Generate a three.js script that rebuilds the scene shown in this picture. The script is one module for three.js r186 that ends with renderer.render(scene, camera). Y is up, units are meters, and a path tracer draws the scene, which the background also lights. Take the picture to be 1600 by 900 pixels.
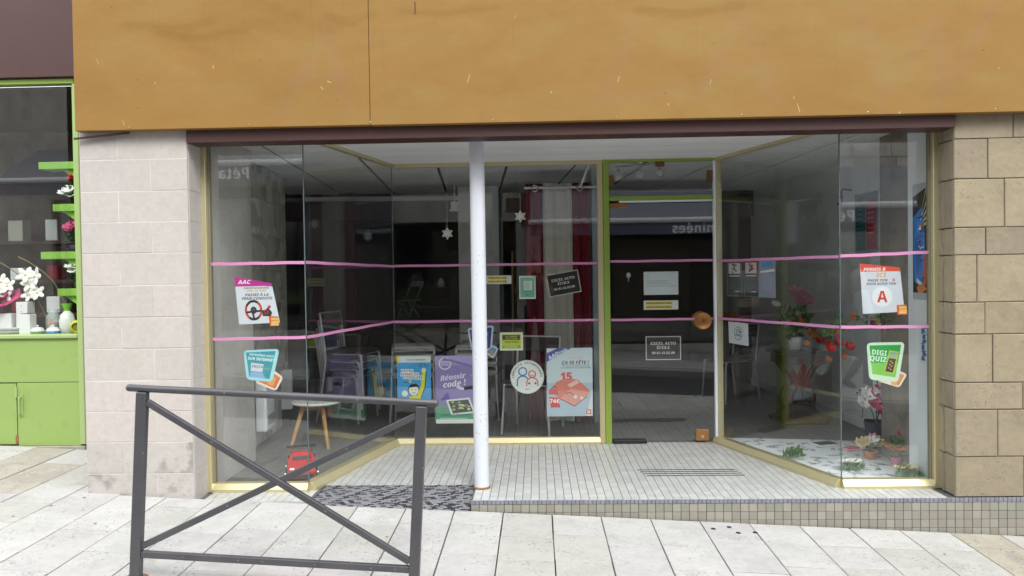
import * as THREE from 'three';
import { mergeGeometries, mergeVertices } from 'three/addons/utils/BufferGeometryUtils.js';
import { MarchingCubes } from 'three/addons/objects/MarchingCubes.js';
import { RoundedBoxGeometry } from 'three/addons/geometries/RoundedBoxGeometry.js';

// ---------------------------------------------------------------- camera, sky, sun, exposure
const scene = new THREE.Scene();
const camera = new THREE.PerspectiveCamera(41.112, 16 / 9, 0.05, 600);
camera.rotation.order = 'YXZ';
camera.position.set(0, 1.344, 4.8);
camera.rotation.set(-0.016665, 0.031656, -0.014661);
const renderer = new THREE.WebGLRenderer({ antialias: true });
renderer.toneMapping = THREE.LinearToneMapping;
renderer.toneMappingExposure = 2.75;
renderer.shadowMap.enabled = true;
const SKY = 1.0;
{ // overcast sky: pale grey, a little brighter towards the zenith
  const w = 128, h = 64, d = new Float32Array(w * h * 4);
  for (let j = 0; j < h; j++) for (let i = 0; i < w; i++) {
    const el = ((j + 0.5) / h - 0.5) * Math.PI, s = Math.max(0, Math.sin(el)), L = SKY * (0.85 + 0.3 * s), k = (j * w + i) * 4;
    const n = 1 + 0.05 * Math.sin(i / w * 6.283 * 3 + j * 0.3) * Math.cos(j * 0.21);
    d[k] = L * 0.955 * n; d[k + 1] = L * 1.0 * n; d[k + 2] = L * 1.05 * n; d[k + 3] = 1;
  }
  const t = new THREE.DataTexture(d, w, h, THREE.RGBAFormat, THREE.FloatType);
  t.mapping = THREE.EquirectangularReflectionMapping; t.magFilter = t.minFilter = THREE.LinearFilter; t.needsUpdate = true;
  scene.background = t; scene.environment = t;
}
const sun = new THREE.DirectionalLight(new THREE.Color(1, 0.97, 0.92), 1.0);
sun.position.set(4, 12, 10.5); sun.target.position.set(0, 0, 0);
sun.castShadow = true; sun.shadow.radius = 40; sun.shadow.mapSize.set(2048, 2048);
Object.assign(sun.shadow.camera, { left: -12, right: 12, top: 12, bottom: -12, near: 1, far: 60 });
scene.add(sun, sun.target);

// ---------------------------------------------------------------- helpers
let seed = 7;
const rnd = () => ((seed = (seed * 1664525 + 1013904223) >>> 0) / 4294967296);
const rr = (a, b) => a + (b - a) * rnd();
const used = {};
const numbered = n => { const k = used[n] = (used[n] ?? -1) + 1; return k ? `${n}_${String(k).padStart(3, '0')}` : n; };
const V = (x, y, z) => new THREE.Vector3(x, y, z);
function tag(o, label, category, group, kind) {
  if (label) o.userData.label = label; if (category) o.userData.category = category;
  if (group) o.userData.group = group; if (kind) o.userData.kind = kind;
  return o;
}
function thing(name, label, category, [x, y, z] = [0, 0, 0], turn = 0, group) {
  const o = new THREE.Group(); o.name = numbered(name); o.position.set(x, y, z); o.rotation.y = turn; scene.add(o);
  return tag(o, label, category, group);
}
function mesh(parent, name, geo, mat, pos, rot) {
  const m = new THREE.Mesh(geo, mat); m.name = parent === scene ? numbered(name) : name;
  if (pos) m.position.set(...pos); if (rot) m.rotation.set(...rot);
  m.castShadow = m.receiveShadow = true; parent.add(m); return m;
}
function single(name, label, category, geo, mat, pos, rot, group) { return tag(mesh(scene, name, geo, mat, pos, rot), label, category, group); }
function struct(name, geo, mat, pos, rot) { return tag(mesh(scene, name, geo, mat, pos, rot), null, null, null, 'structure'); }
function structGroup(name) { const o = new THREE.Group(); o.name = numbered(name); scene.add(o); return tag(o, null, null, null, 'structure'); }
const cat = gs => mergeGeometries(gs.map(g => { const q = g.index ? g.toNonIndexed() : g; for (const k of Object.keys(q.attributes)) if (!['position', 'normal', 'uv'].includes(k)) q.deleteAttribute(k); return q; }));
const at = (g, x, y, z, rx = 0, ry = 0, rz = 0) => g.applyMatrix4(new THREE.Matrix4().compose(V(x, y, z), new THREE.Quaternion().setFromEuler(new THREE.Euler(rx, ry, rz)), V(1, 1, 1)));
function metreUV(g, ox = 0, oy = 0) { // uv in metres from position, along the face's main axis
  const p = g.attributes.position, n = g.attributes.normal, uv = new Float32Array(p.count * 2);
  for (let i = 0; i < p.count; i++) {
    const ax = Math.abs(n.getX(i)), ay = Math.abs(n.getY(i)), az = Math.abs(n.getZ(i)), x = p.getX(i), y = p.getY(i), z = p.getZ(i);
    const [u, v] = az >= ax && az >= ay ? [x, y] : ay >= ax ? [x, z] : [z, y];
    uv[2 * i] = u + ox; uv[2 * i + 1] = v + oy;
  }
  g.setAttribute('uv', new THREE.BufferAttribute(uv, 2)); return g;
}
const bx = (w, h, d) => metreUV(new THREE.BoxGeometry(w, h, d));
const span = (x0, x1, y0, y1, z0, z1) => { const g = new THREE.BoxGeometry(x1 - x0, y1 - y0, z1 - z0); g.translate((x0 + x1) / 2, (y0 + y1) / 2, (z0 + z1) / 2); return metreUV(g); };
const rbx = (w, h, d, r = 0.004, s = 2) => metreUV(new RoundedBoxGeometry(w, h, d, s, Math.min(r, w / 2.02, h / 2.02, d / 2.02)));
const rspan = (x0, x1, y0, y1, z0, z1, r = 0.004) => { const g = new RoundedBoxGeometry(x1 - x0, y1 - y0, z1 - z0, 2, r); g.translate((x0 + x1) / 2, (y0 + y1) / 2, (z0 + z1) / 2); return metreUV(g); };
// block with chamfered front edges: x, y centred, z from 0 (back) to d (front)
function cham(w, h, d, b = 0.003, jit = 0) {
  const X = w / 2, Y = h / 2, f = [[-X + b, -Y + b], [X - b, -Y + b], [X - b, Y - b], [-X + b, Y - b]].map(([x, y]) => [x + rr(-jit, jit), y + rr(-jit, jit), d]);
  const m = [[-X, -Y], [X, -Y], [X, Y], [-X, Y]].map(([x, y]) => [x, y, d - b]), k = m.map(([x, y]) => [x, y, 0]), P = [];
  const quad = (a, b_, c, e) => P.push(...a, ...b_, ...c, ...a, ...c, ...e);
  quad(f[0], f[1], f[2], f[3]); quad(k[1], k[0], k[3], k[2]);
  for (let i = 0; i < 4; i++) { const j = (i + 1) % 4; quad(m[i], m[j], f[j], f[i]); quad(k[i], k[j], m[j], m[i]); }
  const g = new THREE.BufferGeometry(); g.setAttribute('position', new THREE.Float32BufferAttribute(P, 3)); g.computeVertexNormals();
  return metreUV(g, rr(0, 3), rr(0, 3));
}
const up = g => g.rotateX(-Math.PI / 2);
function tube(pts, r, seg = 24, rad = 8, tension = 0.5) {
  const c = pts.length === 2 ? new THREE.LineCurve3(pts[0], pts[1]) : new THREE.CatmullRomCurve3(pts, false, 'catmullrom', tension);
  return metreUV(new THREE.TubeGeometry(c, pts.length === 2 ? 1 : seg, r, rad, false));
}
function bar(a, b, w, h, r = 0.003) { // rectangular bar between two points
  const L = a.distanceTo(b), g = new RoundedBoxGeometry(w, h, L, 2, r), m = new THREE.Matrix4().lookAt(a, b, V(0, 1, 0)).setPosition(a.clone().add(b).multiplyScalar(0.5));
  return metreUV(g).applyMatrix4(m);
}
const lathe = (pts, seg = 24) => new THREE.LatheGeometry(pts.map(([x, y]) => new THREE.Vector2(x, y)), seg);
function poly(pts, depth, holes) { // outline in x, y; z from 0 to depth
  const s = new THREE.Shape(pts.map(([x, y]) => new THREE.Vector2(x, y)));
  for (const h of holes ?? []) s.holes.push(new THREE.Path(h.map(([x, y]) => new THREE.Vector2(x, y))));
  return metreUV(new THREE.ExtrudeGeometry(s, { depth, bevelEnabled: false }));
}
const rect = (x0, x1, y0, y1) => [[x0, y0], [x1, y0], [x1, y1], [x0, y1]];

// ---------------------------------------------------------------- textures
const toS = c => { c = Math.min(1, Math.max(0, c)); return Math.round(255 * (c <= 0.0031308 ? 12.92 * c : 1.055 * Math.pow(c, 1 / 2.4) - 0.055)); };
const hash = (x, y, s) => { let h = (x * 374761393 + y * 668265263 + s * 974711) | 0; h = Math.imul(h ^ (h >>> 13), 1274126177); return ((h ^ (h >>> 16)) >>> 0) / 4294967296; };
function vnoise(u, v, f, s) { // tileable value noise, u, v in 0..1
  const x = u * f, y = v * f, i = Math.floor(x), j = Math.floor(y), a = x - i, b = y - j, q = a * a * (3 - 2 * a), w = b * b * (3 - 2 * b), m = k => ((k % f) + f) % f;
  const h = (p, r) => hash(m(p), m(r), s);
  return (h(i, j) * (1 - q) + h(i + 1, j) * q) * (1 - w) + (h(i, j + 1) * (1 - q) + h(i + 1, j + 1) * q) * w;
}
const fbm = (u, v, f, o, s) => { let t = 0, a = 0.5, n = 0; for (let k = 0; k < o; k++) { t += a * vnoise(u, v, f << k, s + k); n += a; a *= 0.55; } return t / n; };
function tex(n, metres, fn, srgb = true) {
  const d = new Uint8Array(n * n * 4);
  for (let j = 0; j < n; j++) for (let i = 0; i < n; i++) { const c = fn((i + 0.5) / n, (j + 0.5) / n), k = (j * n + i) * 4; for (let q = 0; q < 3; q++) d[k + q] = srgb ? toS(c[q]) : 255 * Math.min(1, Math.max(0, c[q])); d[k + 3] = 255; }
  const t = new THREE.DataTexture(d, n, n); t.wrapS = t.wrapT = THREE.RepeatWrapping; t.magFilter = THREE.LinearFilter; t.minFilter = THREE.LinearMipmapLinearFilter; t.generateMipmaps = true;
  if (srgb) t.colorSpace = THREE.SRGBColorSpace; t.repeat.set(1 / metres, 1 / metres); t.needsUpdate = true; return t;
}
const mul = (c, k) => [c[0] * k, c[1] * k, c[2] * k];
const mix = (a, b, t) => [0, 1, 2].map(i => a[i] * (1 - t) + b[i] * t);
const sm = (a, b, x) => { const t = Math.min(1, Math.max(0, (x - a) / (b - a))); return t * t * (3 - 2 * t); };
const std = (o) => new THREE.MeshStandardMaterial(o);
const lin = (r, g, b) => new THREE.Color().setRGB(r, g, b);
const flat = (c, roughness = 0.6, metalness = 0, more = {}) => std({ color: lin(...c), roughness, metalness, ...more });
const bumpFine = tex(256, 0.5, (u, v) => { const a = fbm(u, v, 16, 4, 5); return [a, a, a]; }, false);
const bumpPits = tex(512, 1, (u, v) => { const p = sm(0.72, 0.82, vnoise(u, v, 90, 31)) * sm(0.45, 0.6, vnoise(u, v, 8, 8)), a = 0.75 + 0.25 * fbm(u, v, 24, 3, 3) - 0.5 * p; return [a, a, a]; }, false);
function stoneTex(base, vary, pit, s, dirt = 0) {
  return tex(512, 1, (u, v) => {
    const a = fbm(u, v, 5, 5, s), b = fbm(u, v, 40, 3, s + 9), p = sm(0.76, 0.88, vnoise(u, v, 120, s + 20)) * sm(0.35, 0.65, vnoise(u, v, 9, s + 4));
    const q = sm(0.56, 0.72, fbm(u, v, 6, 5, s + 40)) * dirt;
    return mul(mix(base, mul(base, 0.5), q), (1 + vary * (a - 0.5) * 2 + 0.16 * (b - 0.5)) * (1 - pit * p));
  });
}
const M = {};
{
  const pink = stoneTex([0.447, 0.412, 0.38], 0.045, 0.06, 11, 0.02), tan = stoneTex([0.268, 0.224, 0.155], 0.15, 0.22, 50, 0.2), slab = stoneTex([0.4, 0.39, 0.372], 0.13, 0.34, 80, 0.16), slab2 = stoneTex([0.35, 0.32, 0.275], 0.16, 0.45, 95, 0.3);
  M.pink = [1, 0.97, 1.03, 0.985].map((k, i) => std({ map: pink, color: lin(k, k * (i == 2 ? 0.98 : 1), k * (i == 1 ? 1.01 : 0.99)), roughness: 0.9, bumpMap: bumpFine, bumpScale: 0.0012 }));
  M.pinkDirty = std({ map: stoneTex([0.42, 0.39, 0.365], 0.1, 0.2, 14, 0.75), roughness: 0.95, bumpMap: bumpFine, bumpScale: 0.002 });
  M.tan = [1, 0.93, 1.05, 0.97].map((k, i) => std({ map: tan, color: lin(k, k * (i == 1 ? 0.985 : 1), k * (i == 2 ? 0.95 : 1)), roughness: 0.95, bumpMap: bumpFine, bumpScale: 0.0025 }));
  M.slab = [1, 0.95, 1.04, 0.9, 0.98].map((k, i) => std({ map: slab, color: lin(k, k * (i == 1 ? 0.985 : 1), k * (i == 3 ? 0.97 : 1)), roughness: 0.85, bumpMap: bumpPits, bumpScale: 0.003 }));
  M.slabOld = std({ map: slab2, roughness: 0.92, bumpMap: bumpPits, bumpScale: 0.005 });
  M.sandPatch = std({ map: stoneTex([0.32, 0.29, 0.235], 0.2, 0.3, 121, 0.35), roughness: 0.95, bumpMap: bumpPits, bumpScale: 0.006 });
  M.mortarPale = std({ map: stoneTex([0.52, 0.495, 0.465], 0.08, 0.1, 130, 0.1), roughness: 0.95 });
  M.mortarDark = std({ map: stoneTex([0.2, 0.175, 0.14], 0.5, 0.2, 140, 0.3), roughness: 0.95 });
  M.joint = std({ map: stoneTex([0.18, 0.168, 0.15], 0.4, 0.2, 150, 0.3), roughness: 0.95 });
  M.asphalt = std({ map: tex(256, 0.8, (u, v) => { const b = vnoise(u, v, 120, 7), a = fbm(u, v, 4, 4, 2); return mul([0.05, 0.05, 0.052], 0.7 + 0.5 * a + 0.5 * (b - 0.5)); }), roughness: 0.9, bumpMap: bumpPits, bumpScale: 0.004 });
  M.plaster = std({ map: tex(512, 2, (u, v) => { const a = fbm(u, v, 4, 5, 61), q = sm(0.58, 0.66, fbm(u, v, 7, 5, 63)); return mul(mix([0.74, 0.76, 0.76], [0.66, 0.66, 0.64], q), 0.9 + 0.2 * a); }), roughness: 0.9, bumpMap: bumpFine, bumpScale: 0.001 });
  M.rawBlock = [1, 0.9, 1.08].map((k, i) => std({ map: tex(512, 1.2, (u, v) => { const a = fbm(u, v, 5, 5, 71 + i), q = sm(0.5, 0.58, fbm(u, v, 6, 5, 73 + i)), c = sm(0.62, 0.64, fbm(u, v, 9, 4, 77 + i)); return mul(mix(mix([0.5, 0.48, 0.43], [0.38, 0.355, 0.31], q), [0.58, 0.57, 0.53], c), k * (0.85 + 0.3 * a)); }), roughness: 0.95, bumpMap: bumpPits, bumpScale: 0.006 }));
  M.white = flat([0.76, 0.79, 0.82], 0.5); M.whitePaint = std({ map: tex(512, 1, (u, v) => { const r = sm(0.88, 0.93, vnoise(u, v, 110, 201)) * sm(0.8, 0.9, vnoise(u, v, 9, 202)); return mix([0.58, 0.6, 0.64], [0.3, 0.2, 0.13], r); }), roughness: 0.35 });
  M.rust = flat([0.25, 0.11, 0.04], 0.9);
  M.soffit = [0.72, 0.69, 0.74].map(k => flat([k, k, k * 1.02], 0.45));
  M.ceil = [1, 0.94, 1.04].map((k, i) => std({ map: tex(256, 0.6, (u, v) => { const p = sm(0.72, 0.8, vnoise(u, v, 70, 210 + i)); return mul([0.76, 0.77, 0.77], k * (1 - 0.25 * p) * (0.95 + 0.1 * fbm(u, v, 4, 3, i))); }), roughness: 0.95 }));
  M.dark = flat([0.035, 0.035, 0.037], 0.7); M.black = flat([0.012, 0.012, 0.012], 0.55);
  M.floorIn = std({ map: tex(512, 0.4, (u, v) => { const x = (u * 4) % 1, y = (v * 4) % 1, g = x < 0.04 || y < 0.04, id = hash(Math.floor(u * 4), Math.floor(v * 4), 5); return g ? [0.06, 0.06, 0.06] : mul([0.19, 0.19, 0.18], 0.92 + 0.12 * id + 0.1 * (fbm(u, v, 8, 3, 3) - 0.5)); }), roughness: 0.45 });
  M.deepShade = flat([0.05, 0.05, 0.053], 0.9);  // near-black albedo paints in the darkness deep inside the rooms
  M.gold = std({ color: lin(0.55, 0.49, 0.29), roughness: 0.32, metalness: 0.45, bumpMap: bumpFine, bumpScale: 0.0002 });
  M.bead = flat([0.2, 0.18, 0.12], 0.5);
  M.green = flat([0.22, 0.32, 0.045], 0.45);
  M.limePanel = std({ map: tex(512, 2, (u, v) => { const a = fbm(u, v, 4, 5, 301), q = sm(0.7, 0.76, fbm(u, v, 20, 3, 305)); return mul(mix([0.25, 0.36, 0.1], [0.19, 0.26, 0.08], q * 0.25), 0.95 + 0.1 * a); }), roughness: 0.5 });
  M.lime = flat([0.21, 0.42, 0.05], 0.4); M.limeTrim = flat([0.31, 0.41, 0.16], 0.45);
  M.brown = std({ map: tex(256, 1, (u, v) => mul([0.06, 0.022, 0.019], 0.85 + 0.3 * fbm(u, v, 5, 4, 320))), roughness: 0.42 });
  M.plateBrown = flat([0.16, 0.075, 0.035], 0.45, 0.4);
  M.pinkTape = flat([0.56, 0.23, 0.42], 0.5);
  M.barrier = std({ map: tex(512, 0.6, (u, v) => { const a = fbm(u, v, 6, 4, 330), c = 0.7 * sm(0.83, 0.87, fbm(u, v, 26, 3, 333)); return mix(mul([0.08, 0.078, 0.086], 0.85 + 0.3 * a), [0.3, 0.3, 0.31], c); }), roughness: 0.38, metalness: 0.25, bumpMap: bumpFine, bumpScale: 0.0004 });
  M.chrome = flat([0.62, 0.63, 0.64], 0.22, 1); M.wood = std({ map: tex(256, 0.3, (u, v) => { const g = fbm(u, v * 0.12 + 0.3, 32, 3, 340); return mul([0.48, 0.27, 0.11], 0.75 + 0.5 * g); }), roughness: 0.55 });
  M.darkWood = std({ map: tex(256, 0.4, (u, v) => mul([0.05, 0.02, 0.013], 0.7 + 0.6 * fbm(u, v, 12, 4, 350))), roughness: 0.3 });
  M.redFabric = flat([0.17, 0.003, 0.014], 0.85); M.paleFabric = flat([0.55, 0.53, 0.47], 0.9);
  M.glass = new THREE.MeshPhysicalMaterial({ color: lin(0.985, 0.995, 0.99), roughness: 0.0, metalness: 0, transmission: 1, thickness: 0, ior: 1.64 });
  M.glassClear = M.glass.clone(); M.glassClear.ior = 1.48;
  M.glassEdge = flat([0.1, 0.13, 0.13], 0.3);
  M.orange = flat([0.75, 0.2, 0.03], 0.5); M.red = flat([0.55, 0.02, 0.02], 0.35); M.pinkFlower = flat([0.55, 0.05, 0.18], 0.6); M.palePink = flat([0.65, 0.3, 0.36], 0.6);
  M.leaf = flat([0.05, 0.13, 0.04], 0.55); M.leafLight = flat([0.1, 0.25, 0.05], 0.55); M.stem = flat([0.2, 0.17, 0.06], 0.7); M.petalWhite = flat([0.78, 0.78, 0.72], 0.6); M.cream = flat([0.7, 0.55, 0.3], 0.6);
  M.terracotta = flat([0.5, 0.19, 0.06], 0.75); M.vaseDark = flat([0.03, 0.032, 0.045], 0.25); M.pinkPot = flat([0.62, 0.24, 0.3], 0.6);
  M.ceramic = flat([0.74, 0.74, 0.73], 0.25); M.skin = flat([0.5, 0.29, 0.2], 0.6);
  M.greyFrame = flat([0.32, 0.38, 0.42], 0.5);
  M.awning = std({ map: tex(256, 1, (u, v) => mul([0.2, 0.21, 0.24], 0.85 + 0.3 * fbm(u, v, 6, 4, 360))), roughness: 0.9 });
  M.plank = [1, 0.8, 1.15].map(k => flat(mul([0.13, 0.075, 0.045], k), 0.7));
  M.oppStone = [1, 0.82, 1.12].map((k, i) => std({ map: stoneTex(mul([0.44, 0.42, 0.38], k), 0.25, 0.3, 170 + i, 0.4), roughness: 0.95 }));
}

// slope of the street: it falls to the right (5 %) and slightly towards the road
const SL = 0.05, gy = (x, z) => -0.08 - SL * x - 0.02 * Math.min(z - 0.23, 3);

// ---------------------------------------------------------------- ground, pavement, road
{
  const G = new THREE.PlaneGeometry(400, 400); G.rotateX(-Math.PI / 2);
  struct('ground', metreUV(G), M.joint, [0, -0.45, 0], [0, 0, -SL]);
  const pv = structGroup('pavement'); pv.rotation.z = -SL; pv.position.y = -0.08;   // local x runs down the street
  mesh(pv, 'bed', (() => { const g = poly([[-9, 0.9], [9, 0.9], [9, -2.35], [-9, -2.35]], 0.12); return g.rotateX(-Math.PI / 2); })(), M.joint, [0, -0.158, 0], [0.02, 0, 0]);
  const W = 0.291; let n = 0;
  for (let i = -17; i < 13; i++) {
    const x0 = i * W + 0.075, xc = x0 + W / 2, z0 = xc < -2.6 ? -0.74 : 0.247; let z = z0 + 0.0;
    z -= rr(0, 0.25);
    while (z < 2.2) {
      let L = rr(0.27, 0.62); let a = Math.max(z, z0), b = Math.min(z + L, 2.3); z += L;
      if (b - a < 0.05) continue;
      const odd = (i === 8 && a < 0.75 && b > 0.45), old = xc < -2.75 && a < 0.35 ? rnd() < 0.45 : false;
      const mt = odd ? M.sandPatch : old ? M.slabOld : M.slab[Math.floor(rnd() * 5)];
      const s = mesh(pv, n ? `paving_slab_${String(n).padStart(3, '0')}` : 'paving_slab', up(cham(W - rr(0.004, 0.008), b - a - rr(0.003, 0.007), 0.03, 0.002, 0.0012)), mt, [xc, -0.03 - 0.02 * ((a + b) / 2 - 0.23) + rr(-0.0015, 0.0015), (a + b) / 2], [0.02 + rr(-0.003, 0.003), 0, rr(-0.003, 0.003)]); n++;
    }
  }
  // four small drilled drain holes beside the step
  for (const [x, z] of [[1.0, 0.37], [1.1, 0.33], [1.13, 0.42], [1.23, 0.4]]) mesh(pv, 'drain_hole', new THREE.CylinderGeometry(0.014, 0.014, 0.003, 12), M.black, [x, 0.0008 - 0.02 * (z - 0.23), z], [0.02, 0, 0]);
  for (let k = 0; k < 34; k++) { const x = rr(-3, 3.2), z = rr(0.3, 1.6), q = rr(0.004, 0.011); mesh(pv, 'gum_spot', new THREE.CylinderGeometry(q, q * 1.15, 0.0025, 9).scale(1, 1, rr(0.6, 1)), k % 3 ? M.joint : M.slabOld, [x, 0.0012 - 0.02 * (z - 0.23), z], [0.02, rr(0, 3), 0]); }
  const kerb = (z, nm) => { const k = structGroup(nm); k.rotation.z = -SL; for (let i = -9; i < 9; i++) mesh(k, 'kerb_stone', rbx(0.995, 0.2, 0.15, 0.012), M.slab[3], [i + 0.5, -0.08 - 0.145, z]); return k; };
  kerb(2.39, 'kerb'); kerb(5.2, 'kerb');
  struct('road', metreUV(new THREE.BoxGeometry(60, 0.05, 2.66)), M.asphalt, [0, -0.265, 3.795], [0, 0, -SL]);
  const po = structGroup('pavement'); po.rotation.z = -SL; po.position.y = -0.125;
  mesh(po, 'bed', bx(18, 0.08, 3), M.joint, [0, -0.044, 6.78]);
  for (let i = -22; i < 22; i++) { let z = 5.28; while (z < 8.2) { const L = Math.min(rr(0.4, 0.8), 8.25 - z); mesh(po, 'paving_slab', up(cham(0.392, L - 0.012, 0.02, 0.003)), M.slab[Math.floor(rnd() * 5)], [i * 0.4 + 0.2, -0.008, z + L / 2]); z += L; } }
}

// ---------------------------------------------------------------- porch floor, step and ramp
const xl = z => z < 0 ? -1.46 + 0.32 * (-z / 1.3) : -2.08, xr = z => z < 0 ? 1.88 - 0.46 * (-z / 1.3) : 2.44;
const whiteTile = [[0.44, 0.455, 0.44], [0.405, 0.42, 0.405], [0.47, 0.478, 0.455], [0.425, 0.425, 0.395]].map(c => flat(c, 0.35)), beigeTile = [[0.255, 0.245, 0.205], [0.23, 0.22, 0.185], [0.28, 0.265, 0.22], [0.245, 0.225, 0.185]].map(c => flat(c, 0.55));
{
  const pf = structGroup('porch_floor');
  mesh(pf, 'base', cat([span(-2.05, 2.5, -0.25, -0.0035, -1.36, -0.12), span(-0.41, 4.4, -0.3, -0.0035, -0.118, 0.226), span(-2.085, -1.382, -0.25, -0.0035, -0.118, 0.226)]), flat([0.1, 0.1, 0.105], 0.9));
  const spots = [];
  for (let i = -43; i < 49; i++) for (let j = 0; j < 32; j++) {
    const x = i * 0.05 + 0.025, z = 0.205 - j * 0.05;
    if (z < -1.33 || x - 0.02 < xl(Math.min(z, z)) || x + 0.02 > xr(z) || (x > -1.385 && x < -0.41 && z > -0.13)) continue;
    spots.push([x, z]);
  }
  spots.sort((a, b) => Math.hypot(a[0], a[1] - 4.8) - Math.hypot(b[0], b[1] - 4.8));
  const tg = [0, 1].map(() => up(cham(0.0468, 0.0488, 0.006, 0.0008)));
  spots.slice(0, 300).forEach(([x, z], k) => mesh(pf, k ? `floor_tile_${String(k).padStart(3, '0')}` : 'floor_tile', tg[k % 2], whiteTile[Math.floor(rnd() * 4)], [x, -0.0055 + rr(-0.0003, 0.0003), z], [rr(-0.004, 0.004), 0, rr(-0.004, 0.004)]));
  const rest = spots.slice(300), im = new THREE.InstancedMesh(tg[0], flat([1, 1, 1], 0.35), rest.length); im.name = 'floor_tiles'; im.userData.kind = 'stuff';
  const o = new THREE.Object3D(), c = new THREE.Color();
  rest.forEach(([x, z], k) => { o.position.set(x, -0.0055 + rr(-0.0003, 0.0003), z); o.rotation.set(rr(-0.004, 0.004), 0, rr(-0.004, 0.004)); o.updateMatrix(); im.setMatrixAt(k, o.matrix); const q = rr(0.39, 0.465); im.setColorAt(k, c.setRGB(q * 0.99, q, q * rr(0.93, 0.99))); });
  im.castShadow = im.receiveShadow = true; pf.add(im);
  for (let k = 0; k < 4; k++) mesh(pf, 'grating_bar', bx(0.66 - k * 0.006, 0.004, 0.006), M.dark, [1.0 + k * 0.012, 0.0022, -0.445 + k * 0.05]);
  // riser of the step: square beige tiles, cut where the pavement rises
  let n = 0;
  for (let i = 0; i < 92; i++) for (let j = 0; j < 6; j++) {
    const x = -0.385 + i * 0.05, y1 = -0.028 - j * 0.05, yb = gy(x, 0.25) - 0.012; if (y1 < yb + 0.006) continue;
    const h = Math.min(0.0475, y1 - yb);
    mesh(pf, n ? `riser_tile_${String(n).padStart(3, '0')}` : 'riser_tile', cham(0.0472, h, 0.008, 0.001), beigeTile[Math.floor(rnd() * 4)], [x, y1 - h / 2, 0.226 + rr(0, 0.0008)]); n++;
  }
  const eg = cham(0.0225, 0.024, 0.009, 0.001), en = 192, em = new THREE.InstancedMesh(eg, flat([1, 1, 1], 0.4), en); em.name = 'edge_tiles'; em.userData.kind = 'stuff';
  for (let k = 0; k < en; k++) { o.position.set(-0.397 + k * 0.025, -0.0135, 0.2275); o.rotation.set(0, 0, 0); o.updateMatrix(); em.setMatrixAt(k, o.matrix); const q = rr(0.85, 1.1); em.setColorAt(k, c.setRGB(0.2 * q, 0.2 * q, 0.24 * q)); }
  pf.add(em);
  const left = mesh(pf, 'riser_tile', bx(0.68, 0.05, 0.006), whiteTile[1], [-1.735, -0.03, 0.229]);
  // ramp of grey and black mosaic
  const rp = structGroup('ramp'), RX0 = -1.378, RX1 = -0.416, RZ0 = -0.118, RZ1 = 0.262;
  const ry = (x, z) => { const t = (z - RZ0) / (RZ1 - RZ0); return (1 - t) * -0.004 + t * (gy(x, 0.26) + 0.0); };
  const cols = 28, rows = 22, tw = (RX1 - RX0) / cols, td = (RZ1 - RZ0) / rows;
  const P = []; for (const [a, b, c2] of [[[0, 0], [0, 1], [1, 1]], [[0, 0], [1, 1], [1, 0]]]) for (const [u, v] of [a, b, c2]) { const x = RX0 + u * (RX1 - RX0), z = RZ0 + v * (RZ1 - RZ0); P.push(x, ry(x, z) - 0.004, z); }
  const bg = new THREE.BufferGeometry(); bg.setAttribute('position', new THREE.Float32BufferAttribute(P, 3)); bg.computeVertexNormals(); metreUV(bg); mesh(rp, 'grout', bg, flat([0.16, 0.16, 0.165], 0.9));
  const rg = up(cham(tw - 0.002, td - 0.0022, 0.005, 0.0008)), ti = new THREE.InstancedMesh(rg, flat([1, 1, 1], 0.5), cols * rows); ti.name = 'mosaic_tiles'; ti.userData.kind = 'stuff';
  const slope = Math.atan2(0.05, RZ1 - RZ0); let k = 0;
  for (let j = 0; j < rows; j++) for (let i = 0; i < cols; i++) {
    const x = RX0 + (i + 0.5 + (j % 3) / 3 - 0.33) * tw, z = RZ0 + (j + 0.5) * td; o.position.set(Math.min(RX1 - tw / 2, Math.max(RX0 + tw / 2, x)), ry(x, z) - 0.004, z); o.rotation.set(slope, 0, -SL * (j / rows)); o.updateMatrix(); ti.setMatrixAt(k, o.matrix);
    const q = ((i * 2 + j * 3) % 7 < 2) !== (rnd() < 0.1) ? rr(0.02, 0.035) : rr(0.15, 0.22); ti.setColorAt(k, c.setRGB(q, q, q * 1.08)); k++;
  }
  rp.add(ti);
}

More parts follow.
